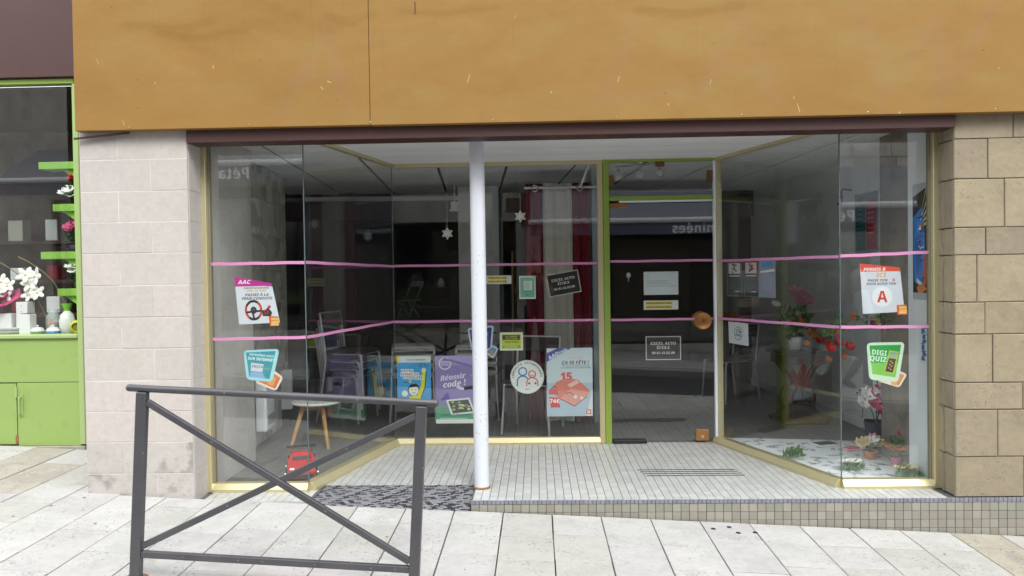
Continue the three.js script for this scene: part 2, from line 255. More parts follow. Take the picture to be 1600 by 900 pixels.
// ---------------------------------------------------------------- the shop building
const TURN = 0.08, CT = Math.cos(TURN), ST = Math.sin(TURN), room = (x, y, z) => [x * CT + z * ST, y, -x * ST + z * CT]; // the room stands at a slight angle behind the front
const shop = thing('shop_building', 'stone shop building with pale left pillar, tan right pillar and recessed glass front', 'building');
{
  // left pillar: pale limestone blocks
  const pl = new THREE.Group(); pl.name = 'pillar'; pl.userData.label = 'pale pinkish limestone pillar with white joints'; shop.add(pl);
  mesh(pl, 'mortar', span(-2.746, -2.092, -0.3, 2.3, -0.8, 0.2284), M.mortarPale);
  const ys = [2.29, 2.076, 1.884, 1.699, 1.51, 1.316, 1.122, 0.932, 0.738, 0.551, 0.364, 0.173, -0.05];
  for (let k = 0; k < ys.length - 1; k++) {
    const h = ys[k] - ys[k + 1], yc = (ys[k] + ys[k + 1]) / 2, xj = k % 2 ? -2.315 : -2.515, dirty = k >= 10;
    for (const [a, b] of [[-2.747, xj], [xj, -2.09]]) mesh(pl, 'stone', cham(b - a - 0.006, h - 0.006, 0.02, 0.0012, 0.0006), dirty ? M.pinkDirty : M.pink[Math.floor(rnd() * 4)], [(a + b) / 2, yc, 0.21 + rr(-0.0012, 0.0012)]);
    mesh(pl, 'stone', cham(0.225, h - 0.006, 0.016, 0.0012), dirty ? M.pinkDirty : M.pink[Math.floor(rnd() * 4)], [-2.106 + rr(0, 0.001), yc, 0.097], [0, Math.PI / 2, 0]);
  }
  mesh(pl, 'broken_plinth', rspan(-2.3, -2.092, -0.05, 0.014, 0.225, 0.262, 0.01), M.pinkDirty);
  // right pillar: tan sandstone blocks, dark joints
  const pr = new THREE.Group(); pr.name = 'pillar'; pr.userData.label = 'tan sandstone pillar with dark weathered joints'; shop.add(pr);
  mesh(pr, 'mortar', span(2.472, 6.2, -0.4, 2.35, -0.8, 0.217), M.mortarDark);
  const yt = [2.33, 2.101, 1.867, 1.583, 1.423, 1.146, 0.959, 0.674, 0.516, 0.238, 0.002], jx = [2.788, 2.642, 2.737, 2.627, 2.577, 2.62, 2.665, 2.835, 2.69, 2.843];
  for (let k = 0; k < yt.length - 1; k++) {
    const h = yt[k] - yt[k + 1], yc = (yt[k] + yt[k + 1]) / 2; let a = 2.447, b = jx[k];
    while (a < 4.6) { mesh(pr, 'stone', cham(b - a - rr(0.002, 0.006), h - rr(0.002, 0.006), 0.03, 0.004, 0.002), M.tan[Math.floor(rnd() * 4)], [(a + b) / 2, yc, 0.196 + rr(-0.003, 0.003)]); a = b; b = a + rr(0.18, 0.42); }
    mesh(pr, 'stone', cham(0.2, h - 0.005, 0.02, 0.005, 0.002), M.tan[Math.floor(rnd() * 4)], [2.468, yc, 0.095], [0, -Math.PI / 2, 0]);
    // the return's worn ridge
    const pts = []; for (let q = 0; q <= 6; q++) pts.push(V(2.449 + rr(-0.003, 0.002), yt[k + 1] + 0.006 + (h - 0.012) * q / 6, 0.1 + rr(-0.004, 0.004)));
    mesh(pr, 'ridge', tube(pts, 0.011, 18, 6), M.tan[2]);
  }
  mesh(shop, 'lintel', rspan(-2.083, 2.445, 2.165, 2.5, 0.09, 0.252, 0.003), M.brown);
  mesh(shop, 'bracket_strip', bar(V(-2.76, 2.2, 0.262), V(-2.42, 2.23, 0.262), 0.012, 0.012, 0.002), M.brown);
  mesh(shop, 'upper_wall', span(-2.75, 6.2, 2.351, 6.4, -7.5, 0.2), M.tan[3]);
  mesh(shop, 'slab', span(-3.3, 6.2, 2.325, 2.35, -7.5, -2.45), M.dark); mesh(shop, 'slab', span(-2.75, 6.2, 2.325, 2.35, -2.449, 0.09), M.dark);
  // white boards under the porch
  const so = new THREE.Group(); so.name = 'soffit'; shop.add(so);
  for (let k = 0; k < 15; k++) { const z = 0.045 - k * 0.1, zz = Math.min(z, -0.001), w = 0.092; if (z < -1.36) break; const a = xl(zz) + 0.01, b = xr(zz) - 0.01; mesh(so, 'soffit_board', up(cham(b - a, w, 0.012, 0.003)).rotateX(Math.PI), M.soffit[k % 3], [(a + b) / 2, 2.252, z]); }
  mesh(so, 'backing', poly([[-1.46, 0.09], [1.88, 0.09], [1.42, -1.34], [-1.14, -1.34]].map(([x, z]) => [x, -z]), 0.05).rotateX(-Math.PI / 2), M.dark, [0, 2.262, 0]);
  // reveals beside the panes, painted pale
  mesh(shop, 'reveal', span(-2.5, -2.095, 0, 2.32, -0.29, -0.012), M.white);
  mesh(shop, 'reveal', span(2.45, 3.2, 0, 2.32, -0.34, -0.012), M.white);
  // room: walls, back, ceiling
  const wallBox = (nm, x0, x1, z0, z1, m, y0 = 0, y1 = 2.322) => { const [x, y, z] = room((x0 + x1) / 2, (y0 + y1) / 2, (z0 + z1) / 2); return mesh(shop, nm, bx(x1 - x0, y1 - y0, z1 - z0), m, [x, y, z], [0, TURN, 0]); };
  wallBox('side_wall', -2.6, -2.14, -0.78, -0.1, M.plaster); const lw = wallBox('side_wall', -2.6, -2.15, -2.5, -0.78, M.plaster);
  for (let j = 0; j < 8; j++) { let z = -2.495, q = 0; while (z < -0.79) { const L = Math.min(j % 2 && !q ? 0.22 : 0.42, -0.785 - z); q = 1; if (L > 0.03) { const g = cham(L - 0.007, 0.279, 0.01, 0.003, 0.0015), [x, y, zz] = room(-2.15, 0.145 + j * 0.285, z + L / 2); mesh(lw.parent, 'block', g, M.rawBlock[Math.floor(rnd() * 3)], [x, y, zz], [0, TURN + Math.PI / 2, 0]); } z += L; } }
  wallBox('side_wall', -3.1, -3.0, -6.8, -2.5, M.deepShade); wallBox('side_wall', -3.1, -2.6, -2.55, -2.5, M.deepShade);
  wallBox('side_wall', 2.9, 3.2, -4.2, -0.02, M.plaster); wallBox('side_wall', 2.9, 3.2, -6.8, -4.2, M.deepShade);
  wallBox('back_wall', -3.1, 3.2, -7.0, -6.8, M.deepShade);
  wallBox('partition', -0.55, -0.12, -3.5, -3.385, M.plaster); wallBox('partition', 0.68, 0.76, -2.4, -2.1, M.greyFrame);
  wallBox('beam', -3.0, 2.9, -4.3, -4.1, M.deepShade, 2.0, 2.31); wallBox('beam_trim', -2.3, -0.2, -4.098, -4.07, M.white, 2.215, 2.265);
  wallBox('skirting', -2.138, -2.128, -0.78, -0.3, M.plaster, 0, 0.08); wallBox('skirting', 2.888, 2.9, -4.2, -0.3, M.plaster, 0, 0.08);
  const ce = new THREE.Group(); ce.name = 'ceiling'; shop.add(ce);
  const tg = [0, 1].map(() => up(cham(0.575, 0.592, 0.012, 0.003)).rotateX(Math.PI));
  for (let i = -4; i < 5; i++) for (let j = 0; j < 7; j++) { const [x, y, z] = room(i * 0.6 + 0.21, 2.302, -0.12 - j * 0.6); if (z > 0.05 - 0.25 && false) continue; if (z > -0.3) { continue; } mesh(ce, 'ceiling_tile', tg[(i + j) & 1], M.ceil[Math.floor(rnd() * 3)], [x, y + rr(0, 0.001), z], [0, TURN, 0]); }
  for (const [a, b] of [[-2.085, 2.445]]) for (let i = -4; i < 5; i++) { const x = i * 0.6 + 0.21 - 0.02; if (x - 0.28 < -2.1 || x + 0.28 > 2.5) continue; mesh(ce, 'ceiling_tile', up(cham(0.575, 0.32, 0.012, 0.003)).rotateX(Math.PI), M.ceil[Math.floor(rnd() * 3)], [x, 2.302, -0.1]); }
  // floor of the room, round the porch
  const fl = poly([[-2.7, 0.02], [-1.46, 0.02], [-1.15, 1.33], [1.42, 1.33], [1.88, 0.02], [3.2, 0.02], [3.2, 7.2], [-3.7, 7.2], [-3.2, 2.0], [-2.7, 2.0]].map(([x, y]) => [x, y]), 0.06); // y here is depth behind the glass
  struct('floor', fl.rotateX(-Math.PI / 2), M.floorIn, [0, -0.06, 0]);
}

// ---------------------------------------------------------------- fascia sign board
function canvasTex(w, h, draw) {
  const c = document.createElement('canvas'); c.width = w; c.height = h; const g = c.getContext('2d'); draw(g, w, h);
  const t = new THREE.CanvasTexture(c); t.colorSpace = THREE.SRGBColorSpace; t.anisotropy = 8; return t;
}
{
  const sg = thing('fascia_sign', 'long mustard gold painted fascia board with scratches and ghosts of removed letters', 'sign', [0, 0, 0]);
  const X0 = -2.73, X1 = 4.8, Y0 = 2.239, Y1 = 3.19;
  const t = canvasTex(2048, 512, (g, w, h) => {
    g.fillStyle = '#8f6a38'; g.fillRect(0, 0, w, h);
    const px = x => (x - X0) / (5.8) * w, py = y => (Y1 - y) / (Y1 - Y0) * h;
    for (let k = 0; k < 1500; k++) { const r = rr(8, 70); g.globalAlpha = 0.04; g.fillStyle = ['#6d4c1e', '#a07a44', '#80603f', '#8b672b'][Math.floor(rnd() * 4)]; g.beginPath(); g.ellipse(rnd() * w, rnd() * h, r * 1.8, r * 0.8, rr(-0.9, 0.9), 0, 7); g.fill(); }
    g.lineCap = 'round';
    // ghosts of old script lettering
    g.globalAlpha = 0.011; g.strokeStyle = '#b8935a'; g.lineWidth = 24;
    const st = (pts, c) => { if (c) g.strokeStyle = c; for (let k = 0; k < 7; k++) { g.lineWidth = rr(5, 38); g.beginPath(); pts.forEach(([x, y], i) => i ? g.quadraticCurveTo(px((x + pts[i - 1][0]) / 2) + rr(-16, 16), py((y + pts[i - 1][1]) / 2) + rr(-16, 16), px(x) + rr(-9, 9), py(y) + rr(-9, 9)) : g.moveTo(px(x) + rr(-9, 9), py(y) + rr(-9, 9))); g.stroke(); } };
    st([[-1.5, 2.32], [-1.2, 2.8], [-1.08, 2.32]]); st([[-1.4, 2.52], [-1.1, 2.54]]);
    g.beginPath(); g.ellipse(px(-0.35), py(2.56), 90, 100, 0.2, 0.8, 5.4); g.stroke();
    st([[0.62, 2.84], [0.4, 2.36], [0.85, 2.4]]); st([[0.95, 2.34], [1.2, 2.82], [1.4, 2.34]]); st([[1.02, 2.52], [1.34, 2.52]]); st([[1.9, 2.8], [2.02, 2.35], [2.3, 2.75], [2.35, 2.34], [2.65, 2.84]], '#8a6e60');
    for (const [x, y] of [[-0.9, 2.3], [-0.3, 2.3], [0.2, 2.3], [-1.2, 2.31]]) { g.beginPath(); g.arc(px(x), py(y), 24, 0, 7); g.fillStyle = '#a8854c'; g.fill(); }
    g.globalAlpha = 0.16; for (let k = 0; k < 46; k++) { g.fillStyle = '#8a6a78'; g.beginPath(); g.arc(px(rr(-0.8, 2.7)), py(rr(2.3, 2.9)), rr(1, 4), 0, 7); g.fill(); }
    g.globalAlpha = 0.02; for (const [a, b, y] of [[-2.4, -1.9, 2.86], [-2.2, -1.7, 2.8], [-0.8, -0.2, 2.9], [0.6, 1.2, 2.87], [-1.2, -0.95, 2.87]]) st([[a, y], [(a + b) / 2, y - 0.03], [b, y + 0.01]], '#6f4a14');
    for (let k = 0; k < 70; k++) { const x = rr(0, w), y = rr(0, h * 0.5), L = rr(30, 190); g.globalAlpha = rr(0.02, 0.06); g.strokeStyle = rnd() < 0.6 ? '#4f3510' : '#a88a5c'; g.lineWidth = rr(1, 5); g.beginPath(); g.moveTo(x, y); g.bezierCurveTo(x + rr(-3, 3), y + L * 0.3, x + rr(-4, 4), y + L * 0.6, x + rr(-3, 3), y + L); g.stroke(); }
    // chips and scratches
    g.globalAlpha = 0.55; g.strokeStyle = '#cfc2b4'; g.lineWidth = 5;
    for (const [x, y, l, a] of [[-2.62 + 0.03, 2.66, 0.03, 1.1], [-2.44, 2.295, 0.03, 1.2], [-2.24, 2.52, 0.012, 1.5], [-1.89, 2.61, 0.02, 1.4], [-1.21, 2.5, 0.02, 0.4], [-1.25, 2.47, 0.02, 1], [-0.37, 2.52, 0.05, 1.9], [0.5, 2.49, 0.035, 1.9], [0.78, 2.33, 0.015, 1.5], [1.03, 2.46, 0.03, 1.9], [1.52, 2.31, 0.05, 1.3], [1.5, 2.35, 0.012, 1.5], [2.1, 2.25, 0.02, 1.5], [2.66, 2.49, 0.01, 1], [0.1, 2.41, 0.01, 1], [-0.1, 2.86, 0.02, 1.6]]) { g.lineWidth = rr(1, 2.8); g.beginPath(); g.moveTo(px(x), py(y)); g.lineTo(px(x + l * Math.cos(a)), py(y) + l * Math.sin(a) / (Y1 - Y0) * h); g.stroke(); }
    g.globalAlpha = 0.5; g.fillStyle = '#3c2a14'; for (let k = 0; k < 40; k++) { g.beginPath(); g.arc(rnd() * w, rnd() * h, rr(0.6, 2), 0, 7); g.fill(); }
    g.globalAlpha = 0.6; g.fillRect(px(-0.69), py(2.95), 3, 40);
    g.globalAlpha = 1;
  });
  t.wrapS = THREE.MirroredRepeatWrapping;
  const gm = new THREE.MeshPhysicalMaterial({ map: t, roughness: 0.6, metalness: 0, specularIntensity: 0.4 });
  for (const [a, b, dz] of [[X0, -0.963, 0], [-0.9605, X1, 0.002]]) {
    const g = rspan(a, b, Y0 - (dz ? 0.002 : 0), Y1, 0.24, 0.3 + dz, 0.004), p = g.attributes.position, uv = g.attributes.uv;
    for (let i = 0; i < p.count; i++) uv.setXY(i, (p.getX(i) - X0) / 5.8, (p.getY(i) - Y0) / (Y1 - Y0));
    mesh(sg, 'panel', g, gm);
  }
  for (let k = 0; k < 9; k++) mesh(sg, 'rivet', new THREE.SphereGeometry(0.004, 8, 6), M.chrome, [-2.4 + k * 0.72, 2.254, 0.3025]);
}

// ---------------------------------------------------------------- glazing
const LA = [-1.455, 0], LB = [-1.14, -1.3], RA = [1.872, 0], RB = [1.415, -1.3], TOP = 2.235;
const HR = -1.3; // plane of the recessed glass
function pane(parent, a, b, y0, y1, m = M.glass) { // upright glass sheet 8 mm thick between two plan points
  const L = Math.hypot(b[0] - a[0], b[1] - a[1]);
  return mesh(parent, 'pane', new THREE.BoxGeometry(L, y1 - y0, 0.008), m, [(a[0] + b[0]) / 2, (y0 + y1) / 2, (a[1] + b[1]) / 2], [0, -Math.atan2(b[1] - a[1], b[0] - a[0]), 0]);
}
function sill(parent, a, b, side) { // gold bottom rail with a bevelled top
  const L = Math.hypot(b[0] - a[0], b[1] - a[1]);
  const g = new THREE.ExtrudeGeometry(new THREE.Shape([[-0.03, 0], [0.045, 0], [0.045, 0.016], [0.022, 0.048], [-0.03, 0.048]].map(([x, y]) => new THREE.Vector2(x, y))), { depth: L, bevelEnabled: true, bevelSize: 0.002, bevelThickness: 0.001, bevelSegments: 1 });
  const m = mesh(parent, 'bottom_rail', metreUV(g), M.gold, [a[0], 0.002, a[1]]); // profile x is outwards
  m.rotation.y = Math.atan2(b[0] - a[0], b[1] - a[1]); return m;
}
{
  const w = thing('display_window', 'angled glass display window beside the pale pillar, with gold rails', 'window');
  pane(w, [-2.06, 0], [LA[0] - 0.004, LA[1]], 0.03, TOP + 0.05); pane(w, LA, LB, 0.03, TOP, M.glassClear);
  mesh(w, 'corner_joint', rbx(0.006, TOP - 0.03, 0.01, 0.002), M.glassEdge, [LA[0], 0.04 + (TOP - 0.03) / 2, 0.002]); mesh(w, 'corner_joint', rbx(0.006, TOP - 0.03, 0.006, 0.002), M.glassEdge, [LB[0], 0.04 + (TOP - 0.03) / 2, LB[1] + 0.002]);
  mesh(w, 'side_rail', rspan(-2.108, -2.062, 0.0, 2.32, -0.03, 0.045, 0.006), M.gold); mesh(w, 'side_bead', rspan(-2.062, -2.05, 0.04, 2.3, -0.02, 0.012, 0.002), M.bead);
  sill(w, [LA[0], 0], [-2.062, 0]); sill(w, LB, LA); 
  mesh(w, 'top_rail', bar(V(LA[0] + 0.01, TOP + 0.0, 0), V(LB[0] + 0.004, TOP + 0.0, LB[1]), 0.035, 0.04), M.gold);
  const r = thing('display_window', 'angled glass display window beside the tan pillar, flowers behind it', 'window');
  pane(r, [RA[0] + 0.004, 0], [2.418, 0], 0.03, TOP + 0.05); pane(r, RA, RB, 0.03, TOP, M.glassClear);
  mesh(r, 'corner_joint', rbx(0.006, TOP - 0.03, 0.01, 0.002), M.glassEdge, [RA[0], 0.04 + (TOP - 0.03) / 2, 0.002]);
  mesh(r, 'side_rail', rspan(2.42, 2.466, 0.0, 2.32, -0.03, 0.045, 0.006), M.gold); mesh(r, 'side_bead', rspan(2.408, 2.42, 0.04, 2.3, -0.02, 0.012, 0.002), M.bead);
  sill(r, [2.42, 0], RA); sill(r, RA, RB);
  mesh(r, 'top_rail', bar(V(RA[0] - 0.01, TOP, 0), V(RB[0] - 0.004, TOP, RB[1]), 0.035, 0.04), M.gold);
  mesh(r, 'corner_rail', rspan(RB[0] + 0.002, RB[0] + 0.046, 0, 2.25, HR - 0.03, HR + 0.03, 0.005), M.gold);
  const c = thing('recessed_window', 'wide glass window at the back of the porch, covered with driving posters', 'window');
  pane(c, [LB[0] + 0.004, HR], [0.487, HR], 0.03, TOP, M.glassClear);
  sill(c, [0.49, HR], LB); mesh(c, 'top_rail', rspan(LB[0] + 0.02, 0.535, 2.21, 2.246, HR - 0.02, HR + 0.03, 0.004), M.gold);
  mesh(c, 'side_rail', rspan(0.488, 0.532, 0, 2.209, HR - 0.03, HR + 0.03, 0.005), M.gold);
  const f = thing('door_frame', 'lime green door frame with glass transom above the entrance', 'door frame');
  mesh(f, 'jamb', rspan(0.5335, 0.582, 0, 2.247, HR - 0.03, HR + 0.034, 0.004), M.green); mesh(f, 'head', rspan(0.5825, 1.414, 2.222, 2.247, HR - 0.03, HR + 0.034, 0.004), M.green);
  mesh(f, 'transom_bar', rspan(0.5825, 1.395, 1.918, 1.952, HR - 0.03, HR + 0.03, 0.004), M.green); mesh(f, 'seal_strip', rspan(0.66, 1.39, 1.903, 1.9165, HR - 0.01, HR + 0.024, 0.002), M.white); mesh(f, 'jamb', rspan(1.3965, 1.4155, 0, 2.22, HR - 0.02, HR + 0.028, 0.003), M.white);
  mesh(f, 'pane', new THREE.BoxGeometry(0.81, 0.268, 0.008), M.glass, [0.989, 2.087, HR]);
  for (const [x0, x1, y0, y1] of [[0.584, 0.622, 2.03, 2.12], [1.352, 1.394, 2.05, 2.147], [0.95, 1.02, 2.182, 2.221]]) mesh(f, 'clamp_plate', rspan(x0, x1, y0, y1, HR - 0.012, HR + 0.014, 0.003), M.plateBrown);
  const d = thing('glass_door', 'frameless glass entrance door with round bronze knob, notices taped on it', 'door', [0.585, 0, HR]);
  mesh(d, 'pane', new THREE.BoxGeometry(0.806, 1.882, 0.01), M.glass, [0.405, 0.955, 0]);
  mesh(d, 'hinge_plate', rspan(0.006, 0.135, 1.862, 1.9, -0.014, 0.014, 0.003), flat([0.3, 0.13, 0.04], 0.4, 0.5)); mesh(d, 'floor_hinge', rspan(0.004, 0.27, 0.003, 0.03, -0.03, 0.045, 0.006), M.black);
  const lk = mesh(d, 'lock_plate', rspan(0.66, 0.76, 0.016, 0.104, -0.014, 0.016, 0.004), flat([0.4, 0.2, 0.07], 0.4, 0.5)); mesh(lk, 'cylinder', new THREE.CylinderGeometry(0.012, 0.012, 0.01, 14), M.gold, [0.71, 0.05, 0.02], [Math.PI / 2, 0, 0]);
  const kn = mesh(d, 'knob', lathe([[0, 0.012], [0.012, 0.012], [0.016, 0.008], [0.045, 0.01], [0.058, 0.022], [0.066, 0.018], [0.068, 0.006], [0.06, -0.01], [0.03, -0.016], [0.022, -0.045], [0, -0.045]], 32).rotateX(Math.PI / 2), flat([0.34, 0.15, 0.045], 0.35, 0.6), [0.714, 0.965, 0.052]);
  mesh(kn, 'knob_centre', new THREE.CylinderGeometry(0.012, 0.014, 0.01, 16).rotateX(Math.PI / 2), flat([0.16, 0.07, 0.03], 0.5, 0.5), [0, 0, 0.012]);
  mesh(d, 'knob_back', lathe([[0, 0], [0.05, 0.004], [0.066, 0.018], [0.06, 0.032], [0.02, 0.03], [0, 0.05]], 28).rotateX(-Math.PI / 2), flat([0.34, 0.15, 0.045], 0.35, 0.6), [0.708, 0.972, -0.02]);
}
{ // white post
  const p = thing('steel_post', 'slim white painted steel post with rust at its foot', 'post', [-0.363, 0, -0.04]);
  mesh(p, 'shaft', metreUV(new THREE.CylinderGeometry(0.0475, 0.0475, 2.25, 32)), M.whitePaint, [0, 1.125, 0]);
  mesh(p, 'rust_ring', lathe([[0.046, 0], [0.056, 0.001], [0.052, 0.008], [0.0478, 0.012]], 28), M.rust);
  for (let k = 0; k < 16; k++) { const a = rr(0.7, 2.4); mesh(p, 'rust_spot', new THREE.SphereGeometry(rr(0.0015, 0.0035), 6, 5), M.rust, [0.0468 * Math.cos(a), rr(0.2, 1.5), 0.0468 * Math.sin(a)]); }
}
{ // street barriers
  function barrier(label, x, z) {
    const b = thing('street_barrier', label, 'barrier', [x, gy(x, z), z]); b.rotation.set(0, 0, -0.06);
    mesh(b, 'top_rail', (() => { const g = new THREE.CapsuleGeometry(0.0165, 1.385, 6, 20); g.rotateZ(Math.PI / 2); return metreUV(g); })(), M.barrier, [0, 0.865, 0]);
    for (const s of [-1, 1]) { const p = mesh(b, 'post', rspan(-0.0235, 0.0235, -0.06, 0.85, -0.02, 0.02, 0.006), M.barrier, [s * 0.632, 0, 0]); mesh(p, 'foot_collar', lathe([[0.05, 0.0], [0.055, 0.004], [0.035, 0.012]], 16), M.rust); }
    for (const s of [-1, 1]) mesh(b, 'diagonal', bar(V(-s * 0.609, 0.805, s * 0.0015), V(s * 0.609, 0.15, s * 0.0015), 0.024, 0.029, 0.004), M.barrier);
    mesh(b, 'lower_rail', rspan(-0.609, 0.609, 0.1, 0.13, -0.013, 0.013, 0.004), M.barrier);
    return b;
  }
  barrier('grey metal pavement barrier with crossed bars in front of the left display window', -1.2, 1.4);
  barrier('grey metal pavement barrier with crossed bars on the far pavement', -2.2, 5.6);
}
// ---------------------------------------------------------------- pink tape
{
  const strip = (label, a, b, y0, y1, o) => { // on the outside of a pane, plan points a to b
    const L = Math.hypot(b[0] - a[0], b[1] - a[1]), nx = -(b[1] - a[1]) / L, nz = (b[0] - a[0]) / L;
    const g = new THREE.BoxGeometry(L, 0.019, 0.0008, 12, 1, 1), p = g.attributes.position;
    for (let i = 0; i < p.count; i++) { const t = p.getX(i) / L + 0.5; p.setY(i, p.getY(i) + (y1 - y0) * (t - 0.5) + 0.0012 * Math.sin(t * 17 + y0 * 9)); }
    g.computeVertexNormals(); metreUV(g);
    single('tape_strip', label, 'tape', g, M.pinkTape, [(a[0] + b[0]) / 2 + nx * o, (y0 + y1) / 2, (a[1] + b[1]) / 2 + nz * o], [0, -Math.atan2(b[1] - a[1], b[0] - a[0]), 0], 'pink tape strips across the shop windows');
  };
  const rows = [['upper', 1.441, 1.444, 1.429, 1.43, 1.43, 1.44, 1.432, 1.43, 1.432, 1.448], ['lower', 0.966, 0.972, 0.987, 0.985, 0.98, 0.978, 0.983, 0.994, 0.994, 0.991]];
  for (const [n, a, b, c, d, e, f, g, h, i, j] of rows) {
    strip(`${n} pink tape strip across the front pane beside the pale pillar`, [-2.058, 0], LA, a, b, 0.006);
    strip(`${n} pink tape strip across the slanted pane above the stool`, LA, LB, b, c, 0.006);
    strip(`${n} pink tape strip across the recessed window full of posters`, LB, [0.487, HR], d, e, 0.006);
    strip(`${n} pink tape strip across the glass door`, [0.587, HR], [1.389, HR], f, f, 0.0072);
    strip(`${n} pink tape strip across the slanted pane beside the door knob`, RB, RA, g, h, 0.006);
    strip(`${n} pink tape strip across the front pane beside the tan pillar`, RA, [2.408, 0], i, j, 0.006);
  }
}
// ---------------------------------------------------------------- posters, stickers and notices
const F = 'sans-serif';
function print(name, label, pts, draw, o = {}) {
  // pts: outline in pane coordinates (x or distance along the slanted pane, y); behind the glass, print facing out
  const xs = pts.map(p => p[0]), ys = pts.map(p => p[1]), x0 = Math.min(...xs), x1 = Math.max(...xs), y0 = Math.min(...ys), y1 = Math.max(...ys), w = x1 - x0, h = y1 - y0;
  const k = o.res ?? 1100, W = Math.round(w * k), H = Math.round(h * k);
  const s = new THREE.Shape(pts.map(([x, y]) => new THREE.Vector2(x - x0, y - y0)));
  const g = new THREE.ExtrudeGeometry(s, { depth: o.depth ?? 0.0008, bevelEnabled: false }), p = g.attributes.position, uv = g.attributes.uv;
  for (let i = 0; i < p.count; i++) uv.setXY(i, p.getX(i) / w, p.getY(i) / h);
  const m = draw.isMaterial ? draw : std({ map: canvasTex(W, H, (c) => { c.scale(W / 1000, W / 1000); draw(c, 1000, 1000 * h / w); }), color: lin(0.78, 0.78, 0.78), roughness: 0.55 });
  let pos = [x0, y0, (o.z ?? 0) - 0.0075], rot = [0, 0, 0];
  if (o.slant) { const [a, b] = o.slant, L = Math.hypot(b[0] - a[0], b[1] - a[1]), ux = (b[0] - a[0]) / L, uz = (b[1] - a[1]) / L, ang = -Math.atan2(uz, ux), nx = Math.sin(ang), nz = Math.cos(ang); pos = [a[0] + ux * x0 - nx * 0.0075, y0, a[1] + uz * x0 - nz * 0.0075]; rot = [0, ang, 0]; }
  if (o.parent) return mesh(o.parent, name, g, m, o.at ?? [x0 - o.px, y0 - o.py, 0.001]);
  const q = single(name, label, o.category ?? 'poster', g, m, pos, rot, o.group); return q;
}
const round = (pts, r) => { // round the corners of an outline
  const out = [], n = pts.length;
  for (let i = 0; i < n; i++) { const P = pts[i], A = pts[(i + n - 1) % n], B = pts[(i + 1) % n], la = Math.hypot(A[0] - P[0], A[1] - P[1]), lb = Math.hypot(B[0] - P[0], B[1] - P[1]); const a = [P[0] + (A[0] - P[0]) * r / la, P[1] + (A[1] - P[1]) * r / la], b = [P[0] + (B[0] - P[0]) * r / lb, P[1] + (B[1] - P[1]) * r / lb]; for (let q = 0; q <= 5; q++) { const t = q / 5; out.push([(1 - t) ** 2 * a[0] + 2 * t * (1 - t) * P[0] + t * t * b[0], (1 - t) ** 2 * a[1] + 2 * t * (1 - t) * P[1] + t * t * b[1]]); } }
  return out;
};
function text(c, s, x, y, size, color, o = {}) { c.save(); c.translate(x, y); if (o.rot) c.rotate(o.rot); if (o.skew) c.transform(1, 0, -o.skew, 1, 0, 0); if (o.wide) c.scale(o.wide, 1); c.font = `${o.weight ?? 'bold'} ${size}px ${o.font ?? F}`; c.textAlign = o.align ?? 'center'; c.textBaseline = 'middle'; if (o.outline) { c.strokeStyle = o.outline; c.lineWidth = o.ow ?? 8; c.lineJoin = 'round'; c.strokeText(s, 0, 0); } c.fillStyle = color; c.fillText(s, 0, 0); c.restore(); }
const fillPoly = (c, pts, col) => { c.fillStyle = col; c.beginPath(); pts.forEach(([x, y], i) => i ? c.lineTo(x, y) : c.moveTo(x, y)); c.closePath(); c.fill(); };
const line = (c, pts, col, w) => { c.strokeStyle = col; c.lineWidth = w; c.lineCap = c.lineJoin = 'round'; c.beginPath(); pts.forEach(([x, y], i) => i ? c.lineTo(x, y) : c.moveTo(x, y)); c.stroke(); };
const disc = (c, x, y, r, col, sw) => { c.beginPath(); c.arc(x, y, r, 0, 7); if (sw) { c.strokeStyle = col; c.lineWidth = sw; c.stroke(); } else { c.fillStyle = col; c.fill(); } };
const badge = c => { c.fillStyle = '#e2611d'; c.fillRect(0, 0, 1000, 1400); c.fillStyle = '#f4c869'; c.fillRect(220, 160, 720, 640); text(c, 'permis', 560, 420, 190, '#c8641c'); c.fillStyle = '#f9e2b0'; c.fillRect(200, 780, 700, 90); };
